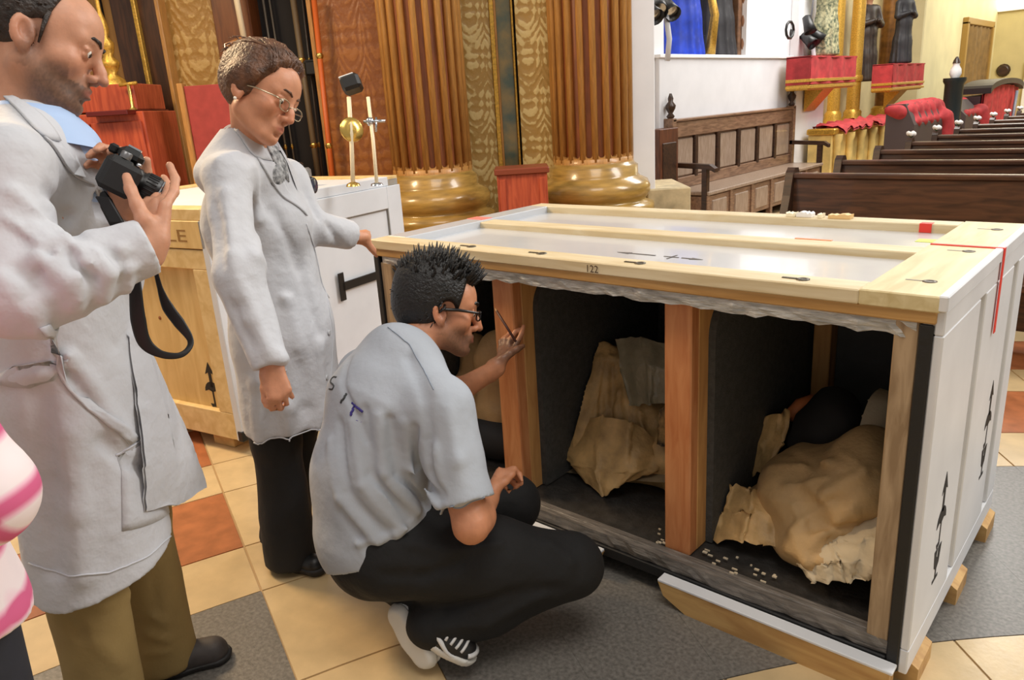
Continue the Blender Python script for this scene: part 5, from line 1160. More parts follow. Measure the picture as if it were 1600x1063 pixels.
sheet([[at(196, 520, 1.72), at(226, 540, 1.78), at(236, 560, 1.84)], [at(214, 640, 1.72), at(258, 650, 1.82), at(278, 648, 1.93)], [at(222, 730, 1.72), at(276, 725, 1.86), at(302, 712, 2.0)], [at(224, 800, 1.74), at(280, 788, 1.90), at(321, 762, 2.05)]], 14, 18, 'front_panel', coatm, coat, .006, .003, 3)
pk = cloth_patch(c, [(182, 712), (272, 655), (268, 800), (190, 830)], 'pocket', coatm, coat, .0015, .0005, 10, 10)
seam(c, [(180, 712), (225, 685), (273, 652)], 'pocket_edge', mat('coat_seam', S(196, 198, 204), .7), coat, .0028)  # seam in nearly the same white as the coat
seam(c, [(46, 880), (110, 900), (170, 895), (230, 870), (266, 838)], 'hem_seam', MATS['coat_seam'], coat, .0022)
cloth_patch(c, [(60, 512), (76, 506), (216, 686), (200, 694)], 'belt_strap', coatm, coat, .004, .0005, 3, 18); cloth_patch(c, [(2, 588), (108, 562), (110, 572), (2, 600)], 'belt_strap', coatm, coat, .003, .0005, 14, 2)
# collar, lapel and shirt
def collar(name, h, nec, che, F, L, m, parent, r=.078, hgt=.05, th=.006, gap=.5, lean=.35, drop=.02):
    n = 28; V = []; ax = nrm(h.w(-.022, 0, -.03)-nec); Fh = nrm(F-ax*(F@ax)); Lh = np.cross(ax, Fh)
    for i in range(n+1):
        a = gap+(2*PI-2*gap)*i/n; d = Fh*math.cos(a)+Lh*math.sin(a); fr = .5+.5*math.cos(a)
        b = nec+ax*(-.005-drop*fr)
        V += [b+d*r, b+d*(r*.96)+ax*hgt, b+d*(r*.96+.008)+ax*(hgt+.002), b+d*(r+.022)+ax*(hgt*.42), b+d*(r+.036+.012*fr)-ax*(.006+lean*.05*fr)]
    f = [(i*5+j, i*5+j+1, (i+1)*5+j+1, (i+1)*5+j) for i in range(n) for j in range(4)]; V = np.array(V); k = len(V); cen = nec
    inn = V.copy(); 
    for i in range(len(V)): q = V[i]-cen; q = q-ax*(q@ax); inn[i] = V[i]-nrm(q)*th
    return MB().add(np.vstack([V, inn]), f+[tuple(q+k for q in reversed(t_)) for t_ in f], 0, True).build(name, m, parent)
collar('shirt_collar', h, J['neck']+ZZ*.012+F*.008, J['chest'], F, L, shirtblue, coat, .068, .048, .004, .25, .6, .025)
sb = SDF(J['neck']-.2, J['neck']+.18, .007); sb.chain([J['neck']+ZZ*.005, J['neck']-ZZ*.05+F*.045, J['neck']-ZZ*.17+F*.075], [.076, .070, .05], .03); sb.plane(J['neck']+ZZ*.03, ZZ+F*-.3); sb.build('shirt', shirtblue, coat)
collar('coat_collar', h, J['neck']-ZZ*.008, J['chest'], F, L, coatm, coat, .088, .036, .006, .75, 1.0, .05)
cloth_patch(c, [(2, 150), (30, 158), (92, 222), (66, 214)], 'collar_flap', coatm, coat, .005, .001, 8, 8); cloth_patch(c, [(66, 216), (92, 226), (160, 305), (118, 278)], 'lapel', coatm, coat, .005, .001, 8, 8)
# trousers and shoes
t_ = SDF((-1.95, -1.72, -.0), (-1.1, -.75, 1.0), .009)
for sd in 'RL': t_.chain([J['hip'+sd]-ZZ*.05, J['kn'+sd], J['an'+sd]-ZZ*.055+J['F']*.01], [.100, .088, .086], .03, (L, .92))
crs(t_, [([(120, 925), (160, 945), (200, 930)], .012, .010), ([(100, 960), (130, 1000)], .014, -.008), ([(150, 1000), (190, 1040)], .014, .009), ([(235, 960), (262, 975)], .010, .010), ([(228, 990), (265, 1002)], .009, .012), ([(225, 1020), (262, 1018)], .009, .010), ([(240, 900), (250, 970)], .010, -.006)])
t_.field(crumple(32, .003, (12, 22))); t_.plane((0, 0, .022), (0, 0, -1)); t_.build('trousers', khaki, man, smooth=2)
toe = on_z(362, 1010, .03); hl = toe-F*.29; hl[2] = 0; toe[2] = 0
for q in (0, 1):
    hh, tt = (hl, toe) if q == 0 else (J['anR']*np.array([1, 1, 0])-F*.08, J['anR']*np.array([1, 1, 0])+F*.21)
    o, ss, (f_, l_, u_) = shoe('shoe', hh, tt, 1.08, shoegrey, solem, man, hgt=.072)
    for k in range(3): MB().tube([hh+f_*(.115+.022*k)+u_*.078-l_*.018, hh+f_*(.12+.022*k)+u_*(.086-.006*k), hh+f_*(.115+.022*k)+u_*.078+l_*.018], .003, 5).build('lace', mat('grey_lace', S(130, 124, 116), .7), o)

# camera held by the bearded man
dslr = thing('handheld_camera', at(208, 300, 1.50), 'black camera with a chunky zoom lens held up by the bearded man', 'camera')
cf = nrm(rt*.80-up*.42+fw*.42); cl, cu_ = None, None
cf, cl, cu_ = frame(cf, up*.9+rt*.42)
O = at(186, 268, 1.50)
def DM(v): return O+np.outer(v[:, 0], cf)+np.outer(v[:, 1], cl)+np.outer(v[:, 2], cu_)
MB().box((-.036, -.066, -.045), (.026, .064, .036), 0, DM, .012).build('body', black, dslr)
MB().box((-.026, -.03, .03), (.03, .03, .064), 0, DM, .012).build('viewfinder_hump', black, dslr)
MB().box((-.03, -.072, -.045), (.044, -.044, .030), 0, DM, .010).build('grip', mat('rubber_grip', S(34, 34, 35), .75), dslr)
MB().box((-.0385, -.04, -.032), (-.034, .032, .018), 0, DM, .002).build('screen', mat('grey_screen', S(74, 78, 80), .2), dslr)
MB().box((-.045, -.02, .034), (-.026, .02, .056), 0, DM, .005).build('eyecup', blackm, dslr)
LO = O+cf*.026+cl*.0-cu_*.004
lens = MB().lathe([(.036, 0), (.036, .012), (.033, .014), (.033, .02), (.037, .024), (.037, .058), (.035, .060), (.0355, .064), (.039, .068), (.039, .088), (.036, .094), (.034, .09)], LO, 26, axis=tuple(cf)).build('lens', black, dslr)
for z0, z1 in ((.028, .052), (.071, .084)):
    rb = MB()
    for k in range(28):
        a = 2*PI*k/28; dd = cl*math.cos(a)+cu_*math.sin(a); r_ = .0372 if z0 < .05 else .0392
        rb.tube([LO+dd*r_+cf*z0, LO+dd*r_+cf*z1], .0016, 4)
    rb.build('ribbed_ring', MATS['rubber_grip'], lens)
MB().lathe([(.0378, .0605), (.0378, .0635)], LO, 26, axis=tuple(cf), cap=False).build('silver_ring', chrome, lens)
MB().lathe([(.033, .0895), (.001, .0925)], LO, 22, axis=tuple(cf), cap=False).build('front_glass', MATS['lens_glass'] if 'lens_glass' in MATS else black, lens)
for k, (a, b) in enumerate(((-.045, .014), (.045, .01))):
    q = O+cl*a+cu_*.036+cf*-.004; MB().lathe([(.012, 0), (.012, b), (.009, b+.002)], q, 16, axis=tuple(cu_)).build('dial', mat('dial_grey', S(120, 120, 122), .3, metal=.5), dslr)
MB().box((-.012, -.018, .064), (.016, .018, .069), 0, DM, .001).build('hot_shoe', chrome, dslr)
MB().ball(O+cl*-.058+cu_*.036+cf*.028, .006, 10).build('shutter_button', chrome, dslr)
for ch in dslr.children: ch.scale = (.87,)*3
strapm = mat('black_strap', S(18, 18, 20), .5)
def ribbon(name, pix, wid, m, parent, nrm_=None):
    P = [at(*q) for q in pix]; Q = []
    for i in range(len(P)-1):
        p0, p1, p2, p3 = P[max(i-1, 0)], P[i], P[i+1], P[min(i+2, len(P)-1)]
        for t in np.linspace(0, 1, 6, endpoint=False): Q.append(.5*((2*p1)+(-p0+p2)*t+(2*p0-5*p1+4*p2-p3)*t*t+(-p0+3*p1-3*p2+p3)*t**3))
    Q.append(P[-1]); ws = np.interp(np.linspace(0, 1, len(Q)), np.linspace(0, 1, len(wid)), wid)
    return MB().tube(Q, list(ws), 8, flat=(nrm_ if nrm_ is not None else fw, .18)).build(name, m, parent)
ribbon('strap', [(160, 300, 1.50), (166, 318, 1.49), (180, 345, 1.47), (195, 375, 1.48), (210, 415, 1.50), (212, 455, 1.50), (216, 500, 1.51), (226, 535, 1.52), (250, 553, 1.53), (278, 556, 1.54), (294, 546, 1.55), (297, 530, 1.56), (280, 505, 1.56), (262, 480, 1.56), (250, 450, 1.55), (242, 415, 1.54), (240, 380, 1.54), (236, 330, 1.54)],
  [.005, .014, .014, .006, .008, .013, .016, .014, .008, .006, .006, .007, .012, .012, .006, .004, .004, .004], strapm, dslr)
MB().box((-.013, -.004, -.03), (.013, .004, .03), 0, lambda v: at(172, 328, 1.455)+np.outer(v[:, 0], rt)+np.outer(v[:, 1], fw)+np.outer(v[:, 2], nrm(up*.85-rt*.5)), .002).build('strap_buckle', strapm, dslr)

# ------------------------------------------------------------------ woman in the lab coat
W = {}; F = nrm(UU*.89-VV*.46); L = np.array([-F[1], F[0], 0]); W['F'], W['L'] = F, L
W['pelvis'] = np.array([-1.745, -.50, .86]); W['chest'] = np.array([-1.775, -.515, 1.17]); W['neck'] = np.array([-1.715, -.525, 1.362])
W['head'] = h = Head(at(404, 152, 2.12), rt*.92-up*.37-fw*.22, up*.93+rt*.36, 1.06)
W['shR'] = at(354, 276, 2.06); W['elR'] = at(372, 430, 2.0); W['wrR'] = at(424, 572, 1.99)
W['shL'] = W['chest']+L*.16+ZZ*.10; W['elL'] = at(478, 352, 2.42); W['wrL'] = at(560, 371, 2.60)
W['hipR'] = W['pelvis']-L*.085; W['hipL'] = W['pelvis']+L*.085
W['knR'] = np.array([-1.745, -.585, .46]); W['anR'] = np.array([-1.765, -.605, .085]); W['knL'] = np.array([-1.83, -.46, .46]); W['anL'] = np.array([-1.93, -.53, .085])
W['toeR'] = W['anR']+F*.13-ZZ*.055; W['toeL'] = W['anL']+F*.13-ZZ*.055
wom = thing('person', (-1.8, -.55, 0), 'woman in a white lab coat and glasses resting one hand on the crate', 'person')
s = SDF((-2.15, -1.1, -.01), (-1.15, -.1, 1.72), .014, (((-1.75, -1.40, .0044), (-1.62, -1.42, .0044)), ((-.90, -.40, .0044), (-.32, -.16, .0044)), ((.74, .92, .0044), (1.02, 1.12, .0044), (1.36, 1.68, .0044))))
add_body(s, W, .88); add_head(s, h, nose=1.0, jaw=.84)
add_hand(s, W['wrR'], nrm(at(440, 625, 1.985)-W['wrR']), -fw*.9+rt*.3, 1, .92, curl=((48, 55, 30), (45, 55, 30), (45, 55, 30), (50, 55, 30)), tb=(.8, .35, -.35))
tl = np.array([-1.885, 0, 1.016])
fi2 = [[at(590, 362, 2.68), at(603, 357, 2.72), at(613, 357, 2.75), at(620, 358, 2.77)], [at(588, 362, 2.71), at(600, 358, 2.75), at(610, 358, 2.78), at(616, 359, 2.79)], [at(584, 362, 2.74), at(594, 357, 2.78), at(604, 357, 2.80)], [at(580, 363, 2.76), at(590, 359, 2.80), at(598, 358, 2.82)]]
add_hand(s, W['wrL'], nrm(at(588, 366, 2.70)-W['wrL']), up*.9+fw*-.3, -1, 1.0, fingers=fi2, thumb=[at(572, 378, 2.62), at(580, 388, 2.63), at(587, 396, 2.65), at(594, 403, 2.66)])
body = s.build('body', skin_m, wom, smooth=1, paint=skin_paint(h, S(206, 144, 110), S(176, 92, 82), None, 0, .5, 2))
bhair = mat('brown_hair', S(98, 62, 38), .42, noise=(40, .55), bump=(120, .6), stretch=(1, 1, 1))
add_eyes(h, body, bhair, .0030, look=-.5)
def bun(s):
    s.ell(h.w(-.085, .0, .07), np.array([.045, .055, .05])*h.k, h.M, .015); s.ell(h.w(-.01, 0, .075), np.array([.095, .08, .068])*h.k, h.M, .03)
    for sg in (1, -1): s.cap(h.w(.03, .066*sg, .05), h.w(-.03, .078*sg, .012), .02, .022, .02)
hs = hair_cap(h, .017, (((.062, 0, .075), (1, 0, -.42)), ((0, 0, -.05), (.3, 0, -1))), .0055, bun, lambda X, Y, Z: .0035*np.sin(160*(X*h.l[0]+Y*h.l[1]+Z*h.l[2])+40*(X*h.u[0]+Y*h.u[1]+Z*h.u[2])))
for sg in (1, -1): hs.cap(h.w(.058, .095*sg, -.05), h.w(.035, .09*sg, -.002), .04*h.k, .022*h.k, .006, 's')
hs.plane(h.w(.012, 0, -.02), h.f*.8-h.u*1, .006)
hair = hs.build('hair', bhair, body)
mb = MB(); rr = np.random.default_rng(5)
for k in range(90):
    y0 = rr.uniform(-.075, .075); zt = rr.uniform(0, 1); P = []
    for i in range(7):
        t = i/6; a = -.2+2.1*t; x = .075*math.cos(a*1.05)-.02; z = .05+.085*math.sin(min(a+.35, PI)*.95)*(1-.3*abs(y0)/.08); yy = y0*(1-.55*t**2)
        P.append(hs.stick([h.w(x-.02*t, yy, z-.02*zt*t)], .001)[0])
    mb.tube(P, [.0018, .003, .003, .003, .003, .0025, .001], 5)
for k in range(26):
    a = rr.uniform(0, 6.28); q = h.w(-.085, 0, .08)+(h.l*math.cos(a)+h.u*math.sin(a)*.9)*.045*h.k; mb.tube([q, q+(h.l*math.cos(a)+h.u*math.sin(a))*.018-h.f*.012, q+(h.l*math.cos(a+.8)+h.u*math.sin(a+.8))*.02-h.f*.03], [.003, .0025, .0006], 5)
mb.build('hair_strands', bhair, hair)
hc = MB(); 
for i in range(9): pass
tag(MB().tube([h.w(-.088, -.05, .055), h.w(-.11, -.045, .09), h.w(-.09, -.03, .125)], [.008, .010, .006], 8).build('hair_clip', mat('amber_clip', S(168, 106, 46), .25), hair), 'amber hair clip')
MB().ball(h.w(-.002, -.083, -.038), .0048, 10).build('pearl_earring', mat('pearl', S(240, 232, 220), .2), body)
# glasses
def glasses(h, body, fm, gm, r, wx, hz, thick, cen=-.004):
    g_ = MB()
    for sg in (1, -1):
        P = []
        for i in range(17):
            a = 2*PI*i/16; ca, sa = math.cos(a), math.sin(a); e = .7
            P.append(h.w(.104-abs(.0*ca), .034*sg+wx*math.copysign(abs(ca)**e, ca), cen+hz*math.copysign(abs(sa)**e, sa)))
        g_.tube(P, r, 6)
        g_.tube([h.w(.104, (.034+wx)*sg, cen+hz*.5), h.w(.095, .071*sg, cen+hz*.55), h.w(.04, .079*sg, cen+hz*.55+.002), h.w(.0, .081*sg, cen+.006), h.w(-.018, .080*sg, cen-.012)], [r, r*1.25, r*thick, r*thick, r], 6, flat=(h.u, 1.0))
    g_.tube([h.w(.104, .034-wx, cen+.003), h.w(.109, 0, cen+.006), h.w(.104, -.034+wx, cen+.003)], r, 6)
    o = g_.build('glasses', fm, body)
    for sg in (1, -1):
        n = 16; P = [h.w(.104, .034*sg+wx*math.copysign(abs(math.cos(2*PI*i/n))**.7, math.cos(2*PI*i/n)), cen+hz*math.copysign(abs(math.sin(2*PI*i/n))**.7, math.sin(2*PI*i/n))) for i in range(n)]
        MB().prism(P, h.f*.0012).build('spectacle_lens', gm, o)
    return o
glm = mat('clear_lens', (1, 1, 1), .02); nt = glm.node_tree; nt.nodes['Principled BSDF'].inputs['Transmission Weight'].default_value = 1; nt.nodes['Principled BSDF'].inputs['IOR'].default_value = 1.05
glasses(h, body, mat('pale_metal_frame', S(190, 176, 150), .2, metal=.8), glm, .0016, .021, .014, 1.2, -.004)
# blouse and coat
bl = SDF(W['neck']-.2, W['neck']+.16, .007); bl.chain([W['neck']-ZZ*.01, W['neck']-ZZ*.06+F*.035], [.060, .056], .03); bl.plane(W['neck']+ZZ*.012, ZZ+F*-.2)
hemW = np.array([-1.735, -.515, .515])
c = SDF((-2.12, -1.02, .45), (-1.28, -.12, 1.44), .0072)
c.chain([W['neck']-ZZ*.045, W['chest'], W['chest']*.45+W['pelvis']*.55, W['pelvis']-ZZ*.05, hemW-ZZ*.08], [.10, .172, .158, .178, .186], .035, (F, .76))
c.ell(W['chest']+F*.075-ZZ*.02, (.085, .11, .10), None, .05)
cover(c, W, .88, .009); c.cap(W['neck']-F*.035-ZZ*.005, W['neck']-F*.03-ZZ*.09, .066, .09, .04); c.cap(at(372, 214, 2.16), at(332, 272, 2.12), .046, .05, .05)
c.chain([W['shR'], W['elR'], W['wrR']], [.056, .064, .050], .022); c.chain([W['shL'], W['elL'], W['wrL']], [.07, .064, .050], .022)
c.plane(hemW, (0, 0, -1)); c.chain([hemW-ZZ*.03, hemW-ZZ*.14], [.15, .16], .01, (F, .7), 's')
cut_end(c, W['wrR'], W['wrR']-W['elR'], .09); cut_end(c, W['wrL']-nrm(W['wrL']-W['elL'])*.035, W['wrL']-W['elL'], .10)
crs(c, [([(352, 300), (362, 400), (372, 460)], .016, .010), ([(335, 320), (350, 420)], .014, -.008), ([(395, 260), (405, 340), (400, 400)], .016, .010), ([(375, 440), (400, 500), (420, 550)], .014, .010), ([(360, 470), (395, 545)], .012, -.010), ([(400, 400), (450, 470), (470, 560)], .018, .010), ([(425, 330), (470, 420), (500, 520)], .018, -.009),
  ([(440, 560), (450, 640), (455, 710)], .022, .012), ([(470, 560), (480, 640), (488, 705)], .022, -.012), ([(420, 640), (425, 700)], .018, -.010), ([(500, 540), (505, 640), (500, 700)], .02, .010), ([(480, 300), (500, 350)], .012, -.008), ([(492, 345), (512, 380)], .010, .010), ([(510, 350), (530, 382)], .010, -.008), ([(528, 352), (545, 385)], .010, .008), ([(340, 250), (370, 240), (400, 250)], .014, .006), ([(385, 500), (400, 600), (405, 690)], .02, .008)])
c.field(crumple(41, .0035, (9, 18)))
coat = c.build('lab_coat', coatm, wom, smooth=1)
bl.build('patterned_blouse', mat('patterned_blouse', S(196, 198, 200), .7, noise=(70, .9), col2=S(46, 48, 54)), coat)
cloth_patch(c, [(408, 216), (430, 222), (450, 285), (428, 262)], 'blouse_front', MATS['patterned_blouse'], coat, .003, .0005, 8, 8)
collar('coat_collar', h, W['neck']+ZZ*.012, W['chest'], F, L, coatm, coat, .074, .062, .006, .60, 1.5, .06)
cloth_patch(c, [(366, 204), (394, 208), (424, 252), (398, 246)], 'collar_flap', coatm, coat, .004, .001, 8, 8); cloth_patch(c, [(400, 248), (426, 254), (478, 338), (444, 312)], 'lapel', coatm, coat, .004, .001, 8, 8)
seam(c, [(388, 722), (430, 730), (470, 726), (502, 712)], 'hem_seam', MATS['coat_seam'], coat, .0022)
seam(c, [(478, 350), (505, 430), (520, 520), (515, 620), (505, 700)], 'front_edge', MATS['coat_seam'], coat, .0022)
for q in ((513, 462), (513, 520), (510, 590)): P = c.stick([c.hit(*q)], .001)[0]; MB().lathe([(.009, 0), (.009, .002), (.006, .003)], P, 12, axis=tuple(c.grad(P)[0])).build('button', mat('coat_button', S(190, 192, 196), .4), coat)
seam(c, [(408, 582), (428, 588), (447, 578)], 'cuff_edge', MATS['coat_seam'], coat, .002)
blk = mat('black_trousers', S(26, 26, 28), .8, noise=(8, .2), bump=(14, .3, .02))
t_ = SDF((-2.12, -.85, 0), (-1.5, -.2, .95), .009)
for sd in 'RL': t_.chain([W['hip'+sd]-ZZ*.05, W['kn'+sd], W['an'+sd]-ZZ*.06+W['F']*.015], [.10, .085, .096], .02, (L, .92))
t_.field(crumple(42, .004, (12, 22))); t_.plane((0, 0, .018), (0, 0, -1)); t_.build('trousers', blk, wom, smooth=2)
for sd in 'RL':
    a0 = W['an'+sd]*np.array([1, 1, 0]); o, ss, _ = shoe('shoe', a0-F*.07, a0+F*.17, .9, black, solem, wom, hgt=.07, sole=.03)

# ------------------------------------------------------------------ crouching man
K = {}; F = nrm(UU*.74+VV*.67); L = np.array([-F[1], F[0], 0]); K['F'], K['L'] = F, L
K['pelvis'] = at(582, 832, 2.06); K['chest'] = at(602, 640, 2.03); K['neck'] = at(636, 552, 2.05); K['waist'] = at(578, 745, 2.03)
K['head'] = h = Head(at(684, 488, 2.12), rt*.97-up*.10+fw*.24, up*.98+rt*.10, 1.06)
K['shR'] = at(688, 640, 1.90); K['elR'] = at(736, 822, 1.84); K['wrR'] = at(764, 778, 2.02)
K['shL'] = at(572, 588, 2.18); K['elL'] = at(682, 632, 2.27); K['wrL'] = at(772, 578, 2.42)
K['hipR'] = at(618, 862, 2.0); K['hipL'] = at(575, 862, 2.16)
K['knR'] = at(890, 882, 2.08); K['anR'] = at(676, 985, 2.04); K['knL'] = at(800, 786, 2.30); K['anL'] = at(640, 930, 2.12)
cm = thing('person', (-1.05, -.6, 0), 'man in a grey polo shirt and glasses crouching at the open crate', 'person')
s = SDF((-1.75, -1.1, -.01), (-.55, .22, 1.22), .014, (((-1.30, -.97, .0044),), ((-.57, -.25, .0044), (-.16, .10, .0044)), ((.44, .60, .0046), (.70, 1.12, .0044))))
add_body(s, K); add_head(s, h, nose=1.02)
hn = at(802, 540, 2.47)
fi3 = [[at(800, 552, 2.47), at(808, 535, 2.49), at(815, 522, 2.50), at(818, 510, 2.50)], [at(794, 549, 2.475), at(798, 530, 2.50), at(806, 518, 2.51), at(814, 514, 2.515)], [at(788, 547, 2.485), at(790, 530, 2.51), at(797, 520, 2.525)], [at(782, 547, 2.495), at(782, 534, 2.515), at(788, 527, 2.525)]]
add_hand(s, K['wrL'], nrm(hn-K['wrL']), -fw+up*.3, -1, .95, fingers=fi3, thumb=[at(786, 562, 2.42), at(797, 553, 2.42), at(808, 546, 2.435), at(817, 541, 2.455)])
add_hand(s, K['wrR'], nrm(at(778, 742, 2.10)-K['wrR']), nrm(-fw*.5-rt*.8), 1, .95, curl=((50, 60, 40),)*4, tb=(.8, .3, -.5))
body = s.build('body', skin_m, cm, smooth=1, paint=skin_paint(h, S(204, 140, 104), S(170, 96, 80), np.array(S(70, 56, 48)), .82, .4, 3))
blhair = mat('black_hair', S(20, 17, 16), .42, noise=(60, .4), bump=(140, .5))
add_eyes(h, body, blhair, .0046, look=-.35)
def crown(s): s.ell(h.w(-.02, 0, .085), np.array([.10, .084, .062])*h.k, h.M, .03); s.ell(h.w(-.06, 0, .02), np.array([.06, .075, .08])*h.k, h.M, .03)
hs = hair_cap(h, .016, (((.058, 0, .08), (1, 0, -.22)), ((0, 0, -.068), (.25, 0, -1))), .0055, crown)
ear_cut(hs, h); hs.plane(h.w(.03, 0, .0), h.f*.62-h.u*1, .006)
hair = hs.build('hair', blhair, body)
mb = MB(); tufts(mb, h, 420, .040, .0052, lambda x, y, z: z > .075 and x < .10, 4, (.1, 0, .25), .55); tufts(mb, h, 260, .018, .0042, lambda x, y, z: x < .02+.25*max(0, z-.02) and z > -.03 and z <= .09, 6, (-.5, 0, -.45), .0)
tufts(mb, h, 60, .03, .0045, lambda x, y, z: x > .045 and z > .085, 9, (.55, 0, .0), .3)
mb.build('hair_spikes', blhair, hair)
glasses(h, body, mat('black_frame', S(24, 22, 24), .25), glm, .0024, .025, .0125, 1.9, .0)
# polo shirt
polo = mat('grey_polo', S(172, 178, 187), .8, noise=(6, .06), bump=(14, .4, .015))
c = SDF((-1.52, -1.02, .18), (-.62, -.12, 1.0), .0056)
c.chain([K['neck']-ZZ*.035, K['chest'], K['waist'], K['pelvis']+ZZ*.0], [.098, .178, .176, .192], .04, (F, .80))
cover(c, K, 1., .02)
slv = K['shR']*.18+K['elR']*.82; c.chain([K['shR'], slv], [.076, .078], .035); c.chain([K['shL'], K['shL']*.4+K['elL']*.6], [.068, .066], .03)
cut_end(c, slv, K['elR']-K['shR'], .12); cut_end(c, K['shL']*.4+K['elL']*.6, K['elL']-K['shL'], .10)
hp = at(520, 878, 2.0); hq = at(690, 810, 2.0); hn_ = np.cross(hq-hp, fw); hn_ = nrm(hn_) if nrm(hn_)[2] < 0 else -nrm(hn_)
c.plane(.5*(hp+hq)+hn_*.035, hn_)
crs(c, [([(570, 640), (580, 740), (640, 810)], .009, -.011), ([(590, 650), (600, 740), (655, 800)], .009, .009), ([(610, 655), (622, 740), (670, 795)], .009, -.011), ([(632, 660), (640, 730), (680, 790)], .009, .009), ([(648, 670), (655, 730), (685, 780)], .009, -.013), ([(550, 660), (565, 760), (625, 825)], .009, .010), ([(530, 660), (545, 770), (610, 840)], .010, -.009), ([(515, 690), (530, 780), (590, 850)], .011, .008), ([(668, 690), (672, 740), (690, 775)], .010, -.014), ([(680, 700), (690, 760)], .010, .010),
  ([(560, 850), (620, 835), (690, 805)], .010, .008), ([(530, 800), (580, 860), (640, 850)], .012, -.008), ([(640, 560), (665, 620), (672, 680)], .014, -.006), ([(545, 560), (535, 600), (560, 650), (575, 690)], .008, -.007), ([(700, 640), (715, 720), (720, 790)], .018, .005)], 1.9)
c.field(crumple(51, .0025, (10, 20))); shirt = c.build('polo_shirt', polo, cm, smooth=1)
collar('collar', h, K['neck']-ZZ*.012, K['chest'], F, L, polo, shirt, .074, .040, .005, .30, .5, .01)
seam(c, [(702, 812), (735, 806), (764, 790)], 'sleeve_hem', mat('polo_seam', S(136, 146, 160), .8), shirt, .0018)
seam(c, [(606, 512), (640, 540), (668, 590), (678, 610)], 'shoulder_seam', MATS['polo_seam'], shirt, .0012)
def stroke(pix, r, m, name='lettering'): return seam(c, pix, name, m, shirt, r, 12, .0004)
dk = mat('dark_print', S(60, 64, 66), .7); pu = mat('purple_print', S(58, 48, 130), .7)
stroke([(526, 590), (522, 589), (518, 593), (517, 598), (521, 601), (523, 604), (520, 609), (515, 608)], .0024, dk)
stroke([(542, 616), (533, 630)], .0030, dk)
stroke([(548, 650), (556, 633)], .0034, pu); stroke([(551, 630), (567, 644)], .0034, pu)
stroke([(558, 652), (566, 654)], .0016, mat('pale_print', S(130, 126, 170), .7)); stroke([(556, 657), (568, 660)], .0014, MATS['pale_print'])
# trousers
t_ = SDF((-1.5, -1.0, 0), (-.55, .02, .62), .0085)
t_.cap(K['pelvis']-ZZ*.03, K['pelvis']+ZZ*.0, .165, .155, .04, 'u', (F, .80))
t_.chain([K['hipR'], K['hipR']*.45+K['knR']*.55, K['knR']], [.125, .112, .090], .04); t_.chain([K['hipL'], K['knL']], [.12, .086], .04)
t_.chain([K['knR'], K['knR']*.4+K['anR']*.6, K['anR']+ZZ*.02], [.086, .082, .075], .04); t_.chain([K['knL'], K['anL']+ZZ*.03], [.084, .075], .03)
crs(t_, [([(640, 850), (700, 860), (780, 850)], .014, .008), ([(700, 950), (790, 930), (880, 920)], .014, -.010), ([(690, 980), (760, 975), (850, 930)], .014, .009), ([(600, 900), (660, 900), (720, 880)], .014, -.008), ([(860, 850), (890, 880), (880, 920)], .014, .007)])
t_.field(crumple(52, .004, (11, 22))); t_.plane((0, 0, .035), (0, 0, -1)); t_.build('trousers', mat('black_cotton', S(22, 22, 23), .85, noise=(9, .2), bump=(12, .5, .02)), cm, smooth=1)
# trainers, heels lifted: soles face backwards
wht = mat('white_trainer', S(222, 222, 222), .45); blt = mat('black_trainer', S(26, 26, 28), .4); redt = mat('red_trim', S(168, 56, 48), .5)
def trainer(heel, toe, back, m, sm):
    o, ss, (f, l, u) = shoe('trainer', heel, toe, 1.0, m, sm, cm, -np.asarray(back, float), hgt=.075, sole=.026); L_ = np.linalg.norm(toe-heel)
    for k in range(4):
        p = heel+f*(L_*(.42+.1*k)); P = ss.stick([p+l*.05*sgn+u*(.055-.004*k+.022*(1-abs(sgn))) for sgn in np.linspace(-1, 1, 9)], .001); MB().tube(P, .0042, 6).build('lace_band', wht if m is blt else blt, o)
    for sgn in (-1, 1):
        P = ss.stick([heel+f*(L_*q)+l*.06*sgn+u*(.035+.02*math.sin(q*7)) for q in np.linspace(.15, .75, 9)], .001); MB().tube(P, [.003, .005, .006, .007, .006, .005, .005, .004, .003], 6, ).build('side_stripe', wht if m is blt else redt, o)
    P = ss.stick([heel+f*(L_-.02)+l*.05*q+u*.04 for q in np.linspace(-1, 1, 9)], .001); MB().tube(P, .007, 6).build('toe_cap', wht, o)
    P = ss.stick([heel+f*.01+l*.04*q+u*.055 for q in np.linspace(-1, 1, 7)], .001); MB().tube(P, .008, 6).build('heel_tab', mat('orange_heel', S(190, 120, 52), .5) if m is wht else redt, o)
    return o
ta = on_z(672, 1066, .0); ta[2] = .03; tb_ = on_z(742, 1056, .0); tb_[2] = .03
trainer(at(606, 952, 2.04), ta, nrm(-F*.9+ZZ*.35), wht, mat('white_sole', S(216, 214, 208), .5))
trainer(at(648, 992, 2.02), tb_, nrm(-ZZ*.75-UU*.35-VV*.1), blt, MATS['white_sole'])
# pencil in his far hand
pc = thing('pencil', at(806, 528, 2.46), 'dark brown pencil held between the fingers at the left divider', 'pencil')
MB().tube([at(776, 486, 2.49), at(806, 534, 2.45)], .0042, 6).build('shaft', mat('pencil_brown', S(72, 36, 28), .5), pc); MB().lathe([(.0042, 0), (.0008, .012)], at(776, 486, 2.49), 6, axis=tuple(nrm(at(776, 486, 2.49)-at(806, 534, 2.45)))).build('tip', mat('pencil_tip', S(190, 150, 100), .6), pc)

